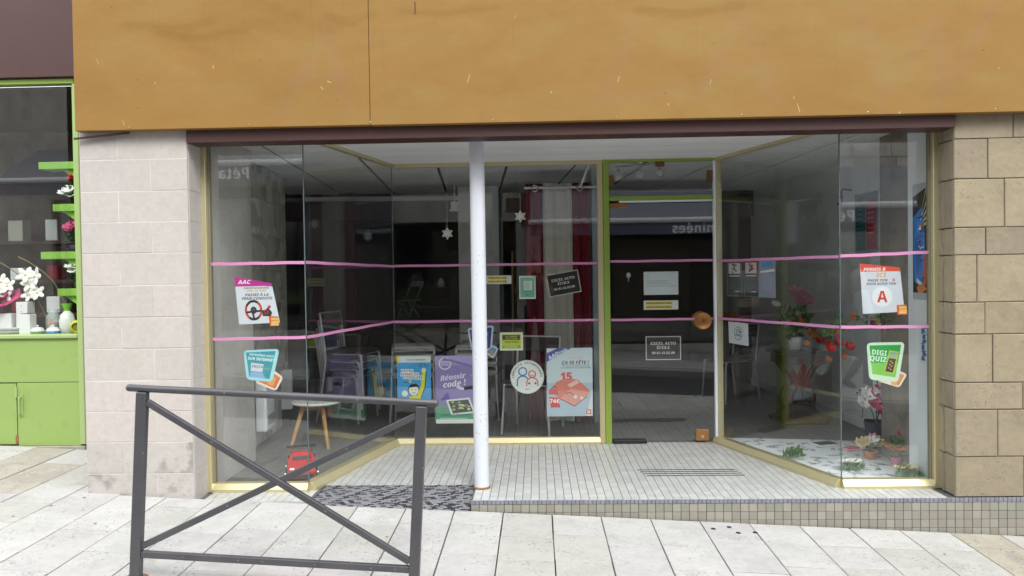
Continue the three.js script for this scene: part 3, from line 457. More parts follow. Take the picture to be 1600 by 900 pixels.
{
  const q = print('poster', 'white slanted poster with magenta AAC header and a steering wheel', [[-1.912, 1.362], [-1.672, 1.314], [-1.624, 1.066], [-1.886, 1.057]], (c, w, h) => {
    c.fillStyle = '#e4e8ee'; c.fillRect(0, 0, w, h); fillPoly(c, [[0, 0], [840, 160], [880, 190], [880, 220], [0, 225]], '#c9349b'); fillPoly(c, [[0, 0], [840, 150], [850, 235], [20, 175]], '#c9349b'); text(c, 'AAC', 230, 128, 120, '#fff', { skew: 0.2, wide: 1.2 });
    text(c, 'CONDUITE ACCOMPAGNÉE', 490, 262, 44, '#333', { skew: 0.2 }); text(c, 'DÈS 15 ANS', 490, 320, 62, '#e0a63c', { skew: 0.2, wide: 1.3 }); text(c, 'PASSEZ À LA', 500, 410, 80, '#2b2d36', { skew: 0.25, wide: 1.15 }); text(c, 'VRAIE CONDUITE', 500, 490, 80, '#2b2d36', { skew: 0.25, wide: 1.05 });
    c.save(); c.translate(420, 750); c.rotate(-0.1); c.scale(0.85, 1); disc(c, 0, 0, 200, '#2b2b2e', 54); c.strokeStyle = '#d4472f'; c.lineWidth = 54; c.beginPath(); c.arc(0, 0, 200, -0.9, 0.9); c.stroke(); c.beginPath(); c.arc(0, 0, 200, 2.3, 3.7); c.stroke(); disc(c, 0, 0, 80, '#2b2b2e'); disc(c, 0, 0, 44, '#5b5d62'); line(c, [[-180, 30], [180, 30]], '#2b2b2e', 44); line(c, [[-30, 60], [-10, 190]], '#2b2b2e', 50); c.restore();
    fillPoly(c, [[600, 760], [760, 720], [830, 800], [800, 890], [620, 880]], '#3a3b40'); line(c, [[690, 760], [760, 690]], '#2b2b2e', 34); disc(c, 770, 680, 34, '#d4472f'); disc(c, 700, 790, 40, '#c7482f', 22);
  });
  print('badge', null, [[-1.695, 1.108], [-1.634, 1.104], [-1.628, 1.046], [-1.687, 1.042]], badge, { parent: q, px: -1.912, py: 1.057 });
  const t = print('sticker', 'teal sticker with a laptop picture below the steering wheel poster', round([[-1.862, 0.892], [-1.63, 0.9], [-1.68, 0.688], [-1.846, 0.706]], 0.03), (c, w, h) => {
    c.fillStyle = '#a9e2ea'; c.fillRect(0, 0, w, h); c.fillStyle = '#159aa6'; fillPoly(c, [[60, 90], [910, 60], [720, 850], [140, 780]], '#1a98a5'); text(c, 'ENTRAÎNEZ-VOUS', 510, 180, 84, '#e9fbff', { rot: 0.1 }); text(c, 'SUR INTERNET', 500, 290, 112, '#fff', { rot: 0.1 });
    fillPoly(c, [[200, 380], [560, 430], [520, 650], [190, 620]], '#d8dde2'); fillPoly(c, [[180, 640], [520, 665], [600, 830], [160, 790]], '#8fb4dc'); text(c, 'PREPA', 380, 500, 110, '#6c7278', { rot: 0.08 }); text(c, 'code', 640, 560, 90, '#9aa890', { rot: 0.08 });
  }, { category: 'sticker' });
  print('badge', null, round([[-1.788, 0.69], [-1.68, 0.778], [-1.604, 0.72], [-1.652, 0.634]], 0.02), (c, w, h) => { c.fillStyle = '#f2e3d3'; c.fillRect(0, 0, w, h); fillPoly(c, [[90, h * 0.58], [570, 70], [930, h * 0.4], [720, h * 0.93]], '#dc7c3c'); fillPoly(c, [[520, 200], [760, 330], [640, 640], [420, 540]], '#f0a86a'); }, { parent: t, px: -1.862, py: 0.688, at: [0.074, -0.054, -0.0012] });
  print('poster', 'blue poster with a cheering dark haired cartoon figure in yellow', rect(-1.125, -0.852, 0.335, 0.709), (c, w, h) => {
    c.fillStyle = '#3ea2df'; c.fillRect(0, 0, w, h); c.fillStyle = '#d9e6e4'; c.fillRect(0, 0, w, 190); c.fillStyle = '#f2e23a'; c.fillRect(0, 0, 70, 190); text(c, 'C’est le moment', 560, 110, 70, '#4a5a60', { font: 'serif' });
    line(c, [[640, 1190], [760, 900], [800, 480]], '#1d2a16', 150); line(c, [[640, 1190], [750, 900], [790, 480]], '#d8dc1c', 118); fillPoly(c, [[250, h], [380, 1180], [640, 1140], [760, h]], '#d8dc1c'); disc(c, 790, 420, 66, '#f0e8b0');
    for (const a of [-2.4, -1.9, -1.3, -0.8]) line(c, [[790 + 110 * Math.cos(a), 400 + 110 * Math.sin(a)], [790 + 180 * Math.cos(a), 400 + 180 * Math.sin(a)]], '#17324a', 24);
    disc(c, 480, 990, 165, '#1a1a1a'); disc(c, 485, 1010, 145, '#e7ecd6'); fillPoly(c, [[330, 930], [400, 830], [560, 810], [650, 890], [600, 900], [430, 920]], '#17191c'); disc(c, 430, 990, 14, '#222'); disc(c, 545, 990, 14, '#222'); line(c, [[440, 1075], [490, 1095], [540, 1070]], '#222', 12);
    disc(c, 220, 1100, 90, '#e7ecd6'); text(c, 'VOTRE', 300, 440, 110, '#1a2a3a', { outline: '#fff', ow: 34, rot: 0.02 }); text(c, 'PERMIS DE', 370, 540, 104, '#1a2a3a', { outline: '#fff', ow: 34 }); text(c, 'CONDUIRE', 470, 630, 112, '#1a2a3a', { outline: '#fff', ow: 34, rot: 0.03 }); text(c, 'avec', 260, 770, 70, '#1a2a3a'); fillPoly(c, [[330, 740], [420, 700], [400, 800]], '#f2e23a');
  }, { z: HR });
  print('poster', 'purple and green poster about the code test, partly behind the white post', rect(-0.818, -0.402, 0.166, 0.709), (c, w, h) => {
    c.fillStyle = '#9184bd'; c.fillRect(0, 0, w, h); c.fillStyle = '#a79bd0'; c.fillRect(0, 0, w, 190); c.fillStyle = '#57a27e'; c.fillRect(0, 960, w, h); fillPoly(c, [[0, 900], [w, 960], [w, 1000], [0, 1000]], '#7f93a5'); c.fillStyle = '#dfe6e0'; c.fillRect(0, h - 80, w, 80);
    disc(c, 190, 150, 110, '#e6e2f4', 24); text(c, 'RÉUSSIR', 190, 125, 44, '#e6e2f4'); text(c, 'le code', 190, 175, 44, '#e6e2f4'); text(c, 'Réussir', 330, 410, 130, '#f4f1fb', { font: 'serif', rot: -0.12, weight: 'italic bold' }); text(c, 'code !', 360, 540, 150, '#fff', { font: 'serif', rot: -0.12, weight: 'italic bold' });
    fillPoly(c, [[80, 860], [240, 700], [280, 850]], '#6a55a0'); fillPoly(c, [[200, 850], [650, 810], [760, 1100], [300, 1150]], '#e6eaec'); fillPoly(c, [[245, 880], [630, 845], [715, 1075], [330, 1115]], '#3c4a44'); for (let k = 0; k < 26; k++) { c.fillStyle = ['#c8cf5e', '#7d9a6a', '#58656a', '#d8dcc8'][k % 4]; c.fillRect(300 + hash(k, 1, 3) * 330, 880 + hash(k, 2, 3) * 150, 50, 26); }
    line(c, [[520, 640], [760, 600], [900, 720]], '#23202c', 62); line(c, [[900, 720], [840, 880], [930, 1000]], '#23202c', 58); line(c, [[900, 720], [880, 480]], '#e9e7f2', 110); line(c, [[860, 470], [690, 380]], '#d5a58c', 34); line(c, [[530, 640], [430, 610]], '#eceaf4', 50); disc(c, 880, 430, 74, '#211d26'); line(c, [[180, 60], [960, 280]], '#8174b2', 46);
    text(c, 'LE BON OUTIL POUR RÉUSSIR', 390, 1140, 40, '#2b5a48'); disc(c, 830, 1145, 62, '#d1685a'); disc(c, 830, 1145, 40, '#eadbd2', 8); line(c, [[90, 1210], [600, 1210]], '#b7d8c6', 14); c.fillStyle = '#e07a3a'; c.fillRect(930, h - 170, 70, 150);
  }, { z: HR });
  const video = (c, w, h) => { c.fillStyle = '#e9e9e2'; c.fillRect(0, 0, w, h); c.fillStyle = '#e6cf2e'; c.fillRect(70, h * 0.14, 740, h * 0.3); c.fillRect(70, h * 0.56, 740, h * 0.3); text(c, 'ÉTABLISSEMENT SOUS', 440, h * 0.3, 72, '#6d6010'); text(c, 'VIDÉO-SURVEILLANCE', 440, h * 0.72, 72, '#6d6010'); };
  print('notice', 'yellow and white video notice beside the white post', rect(-0.398, -0.197, 1.276, 1.343), video, { z: HR, category: 'notice' });
  print('notice', 'yellow and white video notice taped to the glass door', rect(0.848, 1.12, 1.055, 1.127), video, { z: HR, category: 'notice' });
  print('notice', 'pale green card with a white form on it, in front of the red curtain', rect(-0.136, -0.005, 1.153, 1.337), (c, w, h) => { c.fillStyle = '#e3ece4'; c.fillRect(0, 0, w, h); c.fillStyle = '#7cc0a4'; c.fillRect(70, 100, w - 140, h - 210); c.fillStyle = '#eef2ee'; c.fillRect(280, 300, 500, 560); for (let k = 0; k < 9; k++) { c.fillStyle = '#9aa8a2'; c.fillRect(320, 340 + k * 52, 300 + 120 * hash(k, 3, 1), 18); } text(c, 'PERMIS', 480, 170, 60, '#4d8f78'); text(c, '1 €', 470, 1160, 90, '#333'); }, { z: HR, category: 'notice' });
  const school = (bgd) => (c, w, h) => { c.fillStyle = bgd; c.fillRect(0, 0, w, h); c.strokeStyle = '#d4d0c8'; c.lineWidth = 26; c.strokeRect(12, 12, w - 24, h - 24); text(c, 'EXCEL AUTO', w / 2, h * 0.3, 112, '#f3f1ea', { font: 'serif' }); text(c, 'ÉCOLE', w / 2, h * 0.48, 112, '#f3f1ea', { font: 'serif' }); text(c, '09.81.43.82.00', w / 2, h * 0.7, 96, '#f3f1ea', { font: 'serif' }); };
  { // tilted black sign: board turned a little in the window
    const s = print('notice', 'tilted black driving school sign with white lettering on the recessed window', rect(0, 0.255, 0, 0.178), school('#100f0f'), { z: HR, category: 'sign' }); s.position.set(0.107, 1.164, HR - 0.0075); s.rotation.z = 0.165;
  }
  print('notice', 'black driving school sign with thin white border, low on the glass door', rect(0.86, 1.137, 0.655, 0.843), school('#121111'), { z: HR, category: 'sign' });
  const b2 = print('sticker', 'dark blue shield sticker half hidden by the white post', round([[-0.556, 0.926], [-0.343, 0.949], [-0.362, 0.728], [-0.526, 0.747]], 0.025), (c, w, h) => { c.fillStyle = '#c9d6ea'; c.fillRect(0, 0, w, h); fillPoly(c, [[60, 160], [930, 70], [850, 940], [180, 860]], '#21407e'); text(c, 'PERMIS', 500, 320, 150, '#e8eefc'); }, { z: HR, category: 'sticker' });
  print('badge', null, round([[-0.42, 0.74], [-0.35, 0.79], [-0.304, 0.762], [-0.352, 0.684]], 0.015), (c, w, h) => { c.fillStyle = '#bfe0f2'; c.fillRect(0, 0, w, h); fillPoly(c, [[110, h * 0.5], [600, 90], [890, h * 0.3], [590, h * 0.86]], '#2389bb'); disc(c, 470, h * 0.52, 190, '#e58a4c'); }, { parent: b2, px: -0.556, py: 0.728, at: [0.136, -0.044, 0.001] });
  print('notice', 'small yellow and black card in a cream border, above the round sticker', rect(-0.297, -0.112, 0.744, 0.889), (c, w, h) => { c.fillStyle = '#e9ebc8'; c.fillRect(0, 0, w, h); c.fillStyle = '#c9d42a'; c.fillRect(90, 90, w - 180, h - 180); c.fillStyle = '#1a1c12'; c.fillRect(120, 110, w - 250, 220); text(c, '24. PERMIS', w / 2, 180, 100, '#c9d42a'); text(c, 'C’EST POUR', w / 2, 280, 100, '#c9d42a'); text(c, 'TOUS VOUS', w / 2, 420, 110, '#2b3010', { skew: 0.2 }); c.fillStyle = '#7fb339'; c.fillRect(110, h - 210, w - 220, 110); text(c, 'INSCRIPTIONS', w / 2, h - 152, 80, '#dff0a8'); }, { z: HR, category: 'notice' });
  const circ = []; for (let k = 0; k < 40; k++) circ.push([-0.083 + 0.1345 * Math.cos(k * Math.PI / 20), 0.532 + 0.1345 * Math.sin(k * Math.PI / 20)]);
  print('sticker', 'round white sticker with blue and red outlined figures', circ, (c, w, h) => {
    c.fillStyle = '#e8ece8'; c.fillRect(0, 0, w, h); disc(c, 500, 500, 488, '#c9cec9', 12); const s = 'CONDUITE ACCOMPAGNÉE', n = s.length; for (let k = 0; k < n; k++) { const a = -Math.PI * 1.02 + Math.PI * 1.04 * (k + 0.3) / n; text(c, s[k], 500 + 420 * Math.cos(a), 500 + 420 * Math.sin(a), 86, '#26282c', { rot: a + Math.PI / 2 }); }
    c.lineWidth = 34; disc(c, 370, 340, 115, '#2f6fb8', 34); c.beginPath(); c.arc(370, 640, 165, Math.PI, -0.5); c.strokeStyle = '#2f6fb8'; c.lineWidth = 34; c.stroke(); line(c, [[205, 640], [205, 760]], '#2f6fb8', 34); disc(c, 650, 420, 100, '#cf4a3c', 30); c.beginPath(); c.arc(650, 690, 165, Math.PI, 0); c.strokeStyle = '#cf4a3c'; c.lineWidth = 30; c.stroke(); line(c, [[485, 690], [485, 760]], '#cf4a3c', 30); line(c, [[815, 690], [815, 760]], '#cf4a3c', 30); disc(c, 560, 690, 34, '#b5432e'); disc(c, 745, 690, 34, '#b5432e'); c.beginPath(); c.arc(650, 425, 48, 0.3, 2.8); c.lineWidth = 16; c.stroke(); text(c, 'à bord', 500, 865, 50, '#3a4a5c');
  }, { z: HR, category: 'sticker' });
  print('poster', 'pale blue poster with a pink car and the number fifteen', [[0.075, 0.757], [0.438, 0.76], [0.435, 0.216], [0.07, 0.214]], (c, w, h) => {
    c.fillStyle = '#cfdfe4'; c.fillRect(0, 0, w, h); c.fillStyle = '#b5c8d6'; c.fillRect(0, 760, w, h); fillPoly(c, [[980, 900], [1000, 900], [1000, h], [860, h]], '#dde7ea'); fillPoly(c, [[0, 120], [260, 0], [560, 0], [0, 310]], '#334a9c'); text(c, 'AAC', 160, 170, 120, '#fff', { rot: -0.5 }); text(c, 'STAGE', 350, 80, 84, '#fff', { rot: -0.5 });
    text(c, 'LA ROUTE', 640, 220, 70, '#e7b8ae'); text(c, 'ÇA SE FÊTE !', 630, 320, 104, '#2a2d35', { skew: 0.2 }); text(c, '15 ANS, POUR BIEN DÉBUTER', 650, 385, 42, '#8a98a0'); text(c, 'LA CONDUITE ACCOMPAGNÉE', 640, 430, 46, '#7d8a94');
    fillPoly(c, [[90, 900], [220, 730], [420, 650], [680, 690], [930, 920], [860, 1060], [600, 1260], [250, 1080]], '#e2877a'); fillPoly(c, [[450, 800], [650, 690], [720, 750], [520, 860]], '#efc9b8'); fillPoly(c, [[420, 980], [520, 880], [900, 960], [840, 1080], [600, 1240], [300, 1090]], '#e8a294'); line(c, [[90, 900], [160, 820], [230, 860]], '#6a3f3c', 12); line(c, [[420, 990], [500, 960], [600, 1040]], '#8a4a44', 14); disc(c, 620, 1060, 40, '#f4e4d8'); disc(c, 760, 1090, 34, '#f4e4d8'); line(c, [[250, 1085], [600, 1265], [860, 1065]], '#5c4a55', 12);
    text(c, '15', 430, 620, 230, '#d05a58', { outline: '#efb1a8', ow: 26 }); fillPoly(c, [[40, 900], [230, 900], [250, 1010], [50, 1010]], '#d65f60'); fillPoly(c, [[50, 1060], [260, 1080], [290, 1290], [90, 1290]], '#d5484e'); text(c, '74€', 170, 1150, 130, '#fff'); c.fillStyle = '#d97b6a'; c.fillRect(850, h - 150, 110, 110); c.fillStyle = '#f2e1d4'; c.fillRect(875, h - 125, 60, 60);
  }, { z: HR });
  print('notice', 'white printed paper sheet taped to the glass door', rect(0.85, 1.122, 1.172, 1.355), (c, w, h) => { c.fillStyle = '#dfe6ea'; c.fillRect(0, 0, w, h); c.fillStyle = '#9aa3aa'; for (const [x, y, l] of [[80, 110, 60], [80, 190, 90], [80, 260, 640], [80, 305, 600], [80, 350, 700], [80, 410, 830], [80, 450, 60]]) c.fillRect(x, y, l, 11); }, { z: HR, category: 'notice' });
  print('sticker', 'small pale key shaped sticker on the glass door', [[0.712, 1.325], [0.718, 1.345], [0.73, 1.352], [0.744, 1.346], [0.75, 1.328], [0.742, 1.314], [0.734, 1.31], [0.733, 1.28], [0.727, 1.28], [0.727, 1.31], [0.718, 1.315]], flat([0.3, 0.32, 0.33], 0.6), { z: HR, category: 'sticker' });
  const sl = { slant: [RB, RA], category: 'flyer' }, Lr = Math.hypot(RA[0] - RB[0], 1.3), fl = (a, b) => rect(Lr - a, Lr - b, 1.158, 1.424);
  const flyer = (bgd, top, seedc) => (c, w, h) => { c.fillStyle = '#777'; c.fillRect(0, 0, w, h); c.fillStyle = bgd; c.fillRect(40, 20, w - 80, h - 60); c.fillStyle = top; c.fillRect(110, 70, w - 220, h * 0.3); for (let k = 0; k < 5; k++) line(c, [[350 + hash(k, seedc, 1) * 300, 120 + k * 70], [350 + hash(k, seedc, 2) * 300, 160 + k * 70]], '#3c3f42', 70); c.fillStyle = '#ddd'; c.fillRect(150, h * 0.4, w - 300, 40); c.fillStyle = '#6c6f73'; for (let k = 0; k < 8; k++) c.fillRect(150, h * 0.5 + k * h * 0.04, 300 + 350 * hash(k, seedc, 5), 14); c.fillStyle = '#ccc'; c.fillRect(500, h * 0.84, 350, 34); };
  print('flyer', 'dark flyer with a pale picture, next to the gold door rail', fl(1.232, 1.035), flyer('#1b1c1f', '#cfcdc9', 3), sl);
  print('flyer', 'dark flyer with a pink tinted picture, between two other flyers', fl(1.014, 0.836), flyer('#1b1c1f', '#dcb9b2', 7), sl);
  print('flyer', 'lilac grey flyer with a blue heading beside two dark flyers', fl(0.83, 0.64), (c, w, h) => { c.fillStyle = '#8f93a8'; c.fillRect(0, 0, w, h); c.fillStyle = '#4f93c6'; c.fillRect(160, 70, 680, 190); c.fillStyle = '#d9d6d4'; fillPoly(c, [[100, 400], [960, 330], [960, 420], [100, 480]], '#e8e3de'); c.fillStyle = '#a4a7b8'; for (let k = 0; k < 9; k++) c.fillRect(170, 560 + k * 60, 620, 22); c.fillStyle = '#5aa77c'; c.fillRect(200, h - 150, 300, 60); }, sl);
  print('notice', 'white paper with a small round blue stamp, below the dark flyers', [[Lr - 1.222, 0.965], [Lr - 0.968, 0.962], [Lr - 0.962, 0.795], [Lr - 1.215, 0.8]], (c, w, h) => { c.fillStyle = '#d7dade'; c.fillRect(0, 0, w, h); disc(c, 490, h * 0.5, 190, '#4c5560', 20); disc(c, 500, h * 0.45, 90, '#6f7c88', 26); text(c, 'AUTO', 480, h * 0.58, 110, '#3f5a86', { rot: 0.1 }); text(c, 'ÉCOLE', 520, h * 0.42, 80, '#39414a', { rot: 0.1 }); }, { ...sl, category: 'notice' });
  const pm = print('poster', 'white slanted poster with red header and a large red letter A', [[1.997, 1.385], [2.241, 1.357], [2.268, 1.084], [2.014, 1.073]], (c, w, h) => {
    c.fillStyle = '#d9dde6'; c.fillRect(0, 0, w, h); fillPoly(c, [[0, 0], [900, 80], [910, 190], [20, 190]], '#e0482c'); text(c, 'PERMIS B', 330, 138, 100, '#fff', { skew: 0.2, wide: 1.1 }); text(c, 'ICI', 480, 270, 130, '#e8a02e', { skew: 0.2, wide: 1.2 }); text(c, 'PASSE TON', 400, 390, 76, '#3b3d46', { skew: 0.25, wide: 1.15 }); text(c, 'B', 760, 385, 96, '#d8404a'); text(c, 'POUR AVOIR TON', 480, 470, 76, '#3b3d46', { skew: 0.25, wide: 1.05 }); disc(c, 500, 760, 230, '#eef0f4'); text(c, 'A', 500, 765, 360, '#d2381f', { wide: 1.0 });
  });
  print('badge', null, [[2.22, 1.124], [2.278, 1.128], [2.284, 1.066], [2.224, 1.064]], badge, { parent: pm, px: 1.997, py: 1.073 });
  const gs = print('sticker', 'green sticker showing a phone, below the red letter A poster', round([[2.035, 0.894], [2.268, 0.896], [2.228, 0.648], [2.05, 0.666]], 0.03), (c, w, h) => {
    c.fillStyle = '#d6efd2'; c.fillRect(0, 0, w, h); fillPoly(c, [[70, 80], [920, 70], [760, 960], [140, 860]], '#23a445'); fillPoly(c, [[110, 560], [830, 560], [760, 960], [140, 860]], '#7fce4c'); text(c, 'DIGI', 330, 280, 190, '#e9ffe6', { rot: 0.12 }); text(c, 'QUIZ', 300, 450, 190, '#e9ffe6', { rot: 0.12 }); fillPoly(c, [[600, 220], [860, 260], [720, 880], [440, 820]], '#b9c94a'); fillPoly(c, [[630, 260], [820, 290], [790, 420], [600, 390]], '#8fb4a6'); fillPoly(c, [[590, 430], [780, 460], [690, 830], [490, 790]], '#1d241a'); for (let k = 0; k < 6; k++) disc(c, 640 - k * 14 + (k % 2) * 60, 520 + k * 44, 24, '#e2a13a');
  }, { category: 'sticker' });
  print('badge', null, round([[2.106, 0.658], [2.2, 0.738], [2.29, 0.698], [2.24, 0.615]], 0.02), (c, w, h) => { c.fillStyle = '#f2e3d3'; c.fillRect(0, 0, w, h); fillPoly(c, [[90, h * 0.42], [520, 70], [930, h * 0.36], [720, h * 0.93]], '#e0914e'); fillPoly(c, [[480, 250], [700, 330], [640, 640], [440, 580]], '#f0b06a'); }, { parent: gs, px: 2.035, py: 0.648, at: [0.071, -0.033, -0.0012] });
}

// ---------------------------------------------------------------- things in the shop
{ // wall heaters
  const h = thing('wall_heater', 'white electric heater on the bare block wall', 'heater', room(-2.07, 0.14, -1.42), TURN);
  mesh(h, 'body', rbx(0.09, 0.42, 0.26, 0.02, 3), M.white, [0, 0.21, 0]); for (let k = 0; k < 4; k++) mesh(h, 'vent', bx(0.004, 0.008, 0.2), M.dark, [0.0445, 0.06 + k * 0.02, 0]); mesh(h, 'wall_bracket', bx(0.04, 0.04, 0.04), M.dark, [-0.05, 0.02, 0]);
  const g = thing('wall_heater', 'grey heater in the dark corner behind the white heater', 'heater', [-2.32, 0.16, -2.06], 0.2); mesh(g, 'body', rbx(0.2, 0.36, 0.06, 0.015, 3), M.plaster, [0, 0.18, 0]); mesh(g, 'foot', bx(0.16, 0.16, 0.04), M.dark, [0, -0.08, 0]);
}
{ // low stool
  const s = thing('stool', 'low round white stool with three slanted wooden legs', 'stool', [-1.77, 0, -1.28]);
  mesh(s, 'seat', lathe([[0, 0], [0.16, 0], [0.195, 0.012], [0.2, 0.024], [0.19, 0.032], [0, 0.034]], 36), M.ceramic, [0, 0.335, 0]);
  for (const [x, z] of [[-0.17, 0.16], [0.07, -0.05], [0.12, 0.12]]) mesh(s, 'leg', (() => { const a = V(x * 1.0, 0.0, z), b = V(x * 0.5, 0.335, z * 0.5), g = new THREE.CylinderGeometry(0.019, 0.013, a.distanceTo(b), 14); g.applyQuaternion(new THREE.Quaternion().setFromUnitVectors(V(0, 1, 0), b.clone().sub(a).normalize())); const c = a.clone().add(b).multiplyScalar(0.5); return metreUV(g.translate(c.x, c.y, c.z)); })(), M.wood);
  mesh(s, 'brace', tube([V(-0.09, 0.31, 0.08), V(0.03, 0.31, -0.02)], 0.012), M.wood); mesh(s, 'brace', tube([V(-0.09, 0.31, 0.08), V(0.07, 0.31, 0.065)], 0.012), M.wood);
}
{ // toy car
  const c = thing('toy_car', 'red toy sports car with a black rear wing on the display floor', 'toy car', [-1.62, 0.002, -0.38], 0.3);
  const half = [[-0.17, 0.035], [-0.172, 0.075], [-0.15, 0.1], [-0.1, 0.108], [-0.05, 0.145], [0.02, 0.148], [0.07, 0.105], [0.14, 0.08], [0.17, 0.055], [0.168, 0.03]];
  const s = new THREE.Shape(half.map(([x, y]) => new THREE.Vector2(x, y))), g = new THREE.ExtrudeGeometry(s, { depth: 0.14, bevelEnabled: true, bevelSize: 0.012, bevelThickness: 0.022, bevelSegments: 3 }); g.translate(0, 0, -0.07); g.rotateY(-Math.PI / 2);
  const p = g.attributes.position; for (let i = 0; i < p.count; i++) if (p.getY(i) > 0.105) p.setX(i, p.getX(i) * 0.74); g.computeVertexNormals();
  mesh(c, 'body', g, flat([0.5, 0.02, 0.025], 0.25)); mesh(c, 'windscreen', rbx(0.12, 0.03, 0.006, 0.002), M.black, [0, 0.128, 0.062], [-0.75, 0, 0]);
  mesh(c, 'rear_wing', cat([rbx(0.2, 0.008, 0.05, 0.003), at(bx(0.006, 0.05, 0.03), -0.07, -0.025, 0), at(bx(0.006, 0.05, 0.03), 0.07, -0.025, 0)]), M.black, [0, 0.165, -0.15]);
  for (const sx of [-1, 1]) for (const z of [-0.11, 0.11]) { const w = mesh(c, 'wheel', new THREE.CylinderGeometry(0.034, 0.034, 0.03, 20).rotateZ(Math.PI / 2), M.black, [sx * 0.088, 0.034, z]); mesh(w, 'rim', new THREE.CylinderGeometry(0.02, 0.02, 0.004, 16).rotateZ(Math.PI / 2), M.chrome, [sx * 0.0165, 0, 0]); }
  for (const sx of [-1, 1]) mesh(c, 'headlight', rbx(0.03, 0.014, 0.02, 0.004), M.ceramic, [sx * 0.062, 0.078, 0.158], [-0.5, 0, 0]); mesh(c, 'bumper', rbx(0.16, 0.022, 0.014, 0.005), M.black, [0, 0.038, 0.186]);
}
// stacked tube chairs
function chair(label, [x, y, z], turn, group, seatMat, frameMat, back = true) {
  const c = thing(back ? 'stacking_chair' : 'stacking_stool', label, back ? 'chair' : 'stool', [x, y, z], turn, group);
  mesh(c, 'seat', rbx(0.4, 0.035, 0.38, 0.016, 3), seatMat, [0, 0.45, 0]);
  if (back) mesh(c, 'backrest', rbx(0.38, 0.13, 0.022, 0.01, 3), seatMat, [0, 0.735, -0.215], [-0.12, 0, 0]);
  for (const s of [-1, 1]) {
    mesh(c, 'leg', tube([V(s * 0.21, 0.01, 0.2), V(s * 0.195, 0.25, 0.185), V(s * 0.19, 0.425, 0.17), V(s * 0.185, 0.435, 0.1), V(s * 0.185, 0.435, -0.1)], 0.0115, 24, 8), frameMat);
    mesh(c, 'leg', tube([V(s * 0.21, 0.01, -0.22), V(s * 0.2, 0.3, -0.18), V(s * 0.195, 0.45, -0.175), ...(back ? [V(s * 0.19, 0.8, -0.225)] : [V(s * 0.185, 0.44, -0.1)])], 0.0115, 24, 8), frameMat);
  }
  mesh(c, 'crossbar', tube([V(-0.195, 0.425, 0.16), V(0.195, 0.425, 0.16)], 0.01), frameMat); if (back) mesh(c, 'crossbar', tube([V(-0.19, 0.8, -0.224), V(0.19, 0.8, -0.224)], 0.0115), frameMat);
  return c;
}
{
  const paleSeat = flat([0.5, 0.48, 0.42], 0.5), darkSeat = flat([0.055, 0.035, 0.03], 0.6), frame = flat([0.66, 0.67, 0.68], 0.3, 0.7);
  const NTH = ['lowest', 'second', 'third', 'topmost'];
  for (let k = 0; k < 4; k++) chair(`dark seated tube chair, ${NTH[k]} in the stack behind the wooden legged stool`, [-1.78 + k * 0.028, k * 0.075, -2.35 + k * 0.05], 1.35, 'dark stacked tube chairs', darkSeat, frame);
  for (let k = 0; k < 4; k++) chair(`pale topped tube stool, ${NTH[k]} in the stack behind the blue poster`, [-1.17, k * 0.078, -2.36 - k * 0.02], 0.15, 'pale stacked stools behind the blue poster', paleSeat, frame, false);
  for (let k = 0; k < 4; k++) chair(`pale topped tube stool, ${NTH[k]} in the stack behind the purple poster`, [-0.55, k * 0.078, -2.46 - k * 0.02], -0.1, 'pale stacked stools behind the purple poster', paleSeat, frame, false);
  chair('single dark tube chair behind the round sticker', [-0.05, 0, -1.75], -0.3, null, darkSeat, frame);
  chair('single dark tube chair standing behind the flyers', [2.0, 0, -3.25], -1.2, null, darkSeat, frame);
  // low table with tools of a classroom: a dark desk behind the chairs
  const d = thing('desk', 'dark desk behind the stacked chairs', 'desk', [-1.2, 0, -3.6], TURN); mesh(d, 'desktop', rbx(1.5, 0.03, 0.6, 0.006), M.darkWood, [0, 0.735, 0]); for (const [a, b] of [[-0.7, -0.25], [0.7, -0.25], [-0.7, 0.25], [0.7, 0.25]]) mesh(d, 'leg', bx(0.04, 0.72, 0.04), M.darkWood, [a, 0.36, b]);
}
{ // curtains on rings
  function curtain(label, x0, x1, m, folds) {
    const c = thing('curtain', label, 'curtain', [0, 0.03, -2.1]), n = 60, up_ = [], dn = [];
    for (let i = 0; i <= n; i++) { const t = i / n, x = x0 + (x1 - x0) * t, z = 0.028 * Math.sin(t * folds * 6.283) + 0.006 * Math.sin(t * 23); up_.push([x, z + 0.002]); dn.unshift([x, z - 0.002]); }
    mesh(c, 'cloth', poly([...up_, ...dn].map(([x, z]) => [x, -z]), 2.13).rotateX(-Math.PI / 2), m); return c;
  }
  const a = curtain('red curtain hanging left of the pale curtain', -0.085, 0.064, M.redFabric, 1.6), b = curtain('pale beige curtain hanging between two red curtains', 0.066, 0.33, M.paleFabric, 1.4), c = curtain('red curtain hanging next to the green door frame', 0.332, 0.487, M.redFabric, 1.5);
  for (const [o, x] of [[a, 0.0], [c, 0.4]]) mesh(o, 'ring', new THREE.TorusGeometry(0.028, 0.007, 8, 24), M.chrome, [x, 2.085, 0.038]);
  const r = thing('curtain_rod', 'short white curtain rod on a bracket above the red curtain', 'curtain rod', [0, 0, 0]); mesh(r, 'rod', tube([V(-0.1, 2.12, -2.07), V(0.53, 2.12, -2.07)], 0.011), M.white); mesh(r, 'bracket', tube([V(0.4, 2.115, -2.04), V(0.47, 2.295, -1.72)], 0.011), M.white); mesh(r, 'finial', new THREE.SphereGeometry(0.018, 14, 10), M.white, [0.54, 2.12, -2.07]);
}
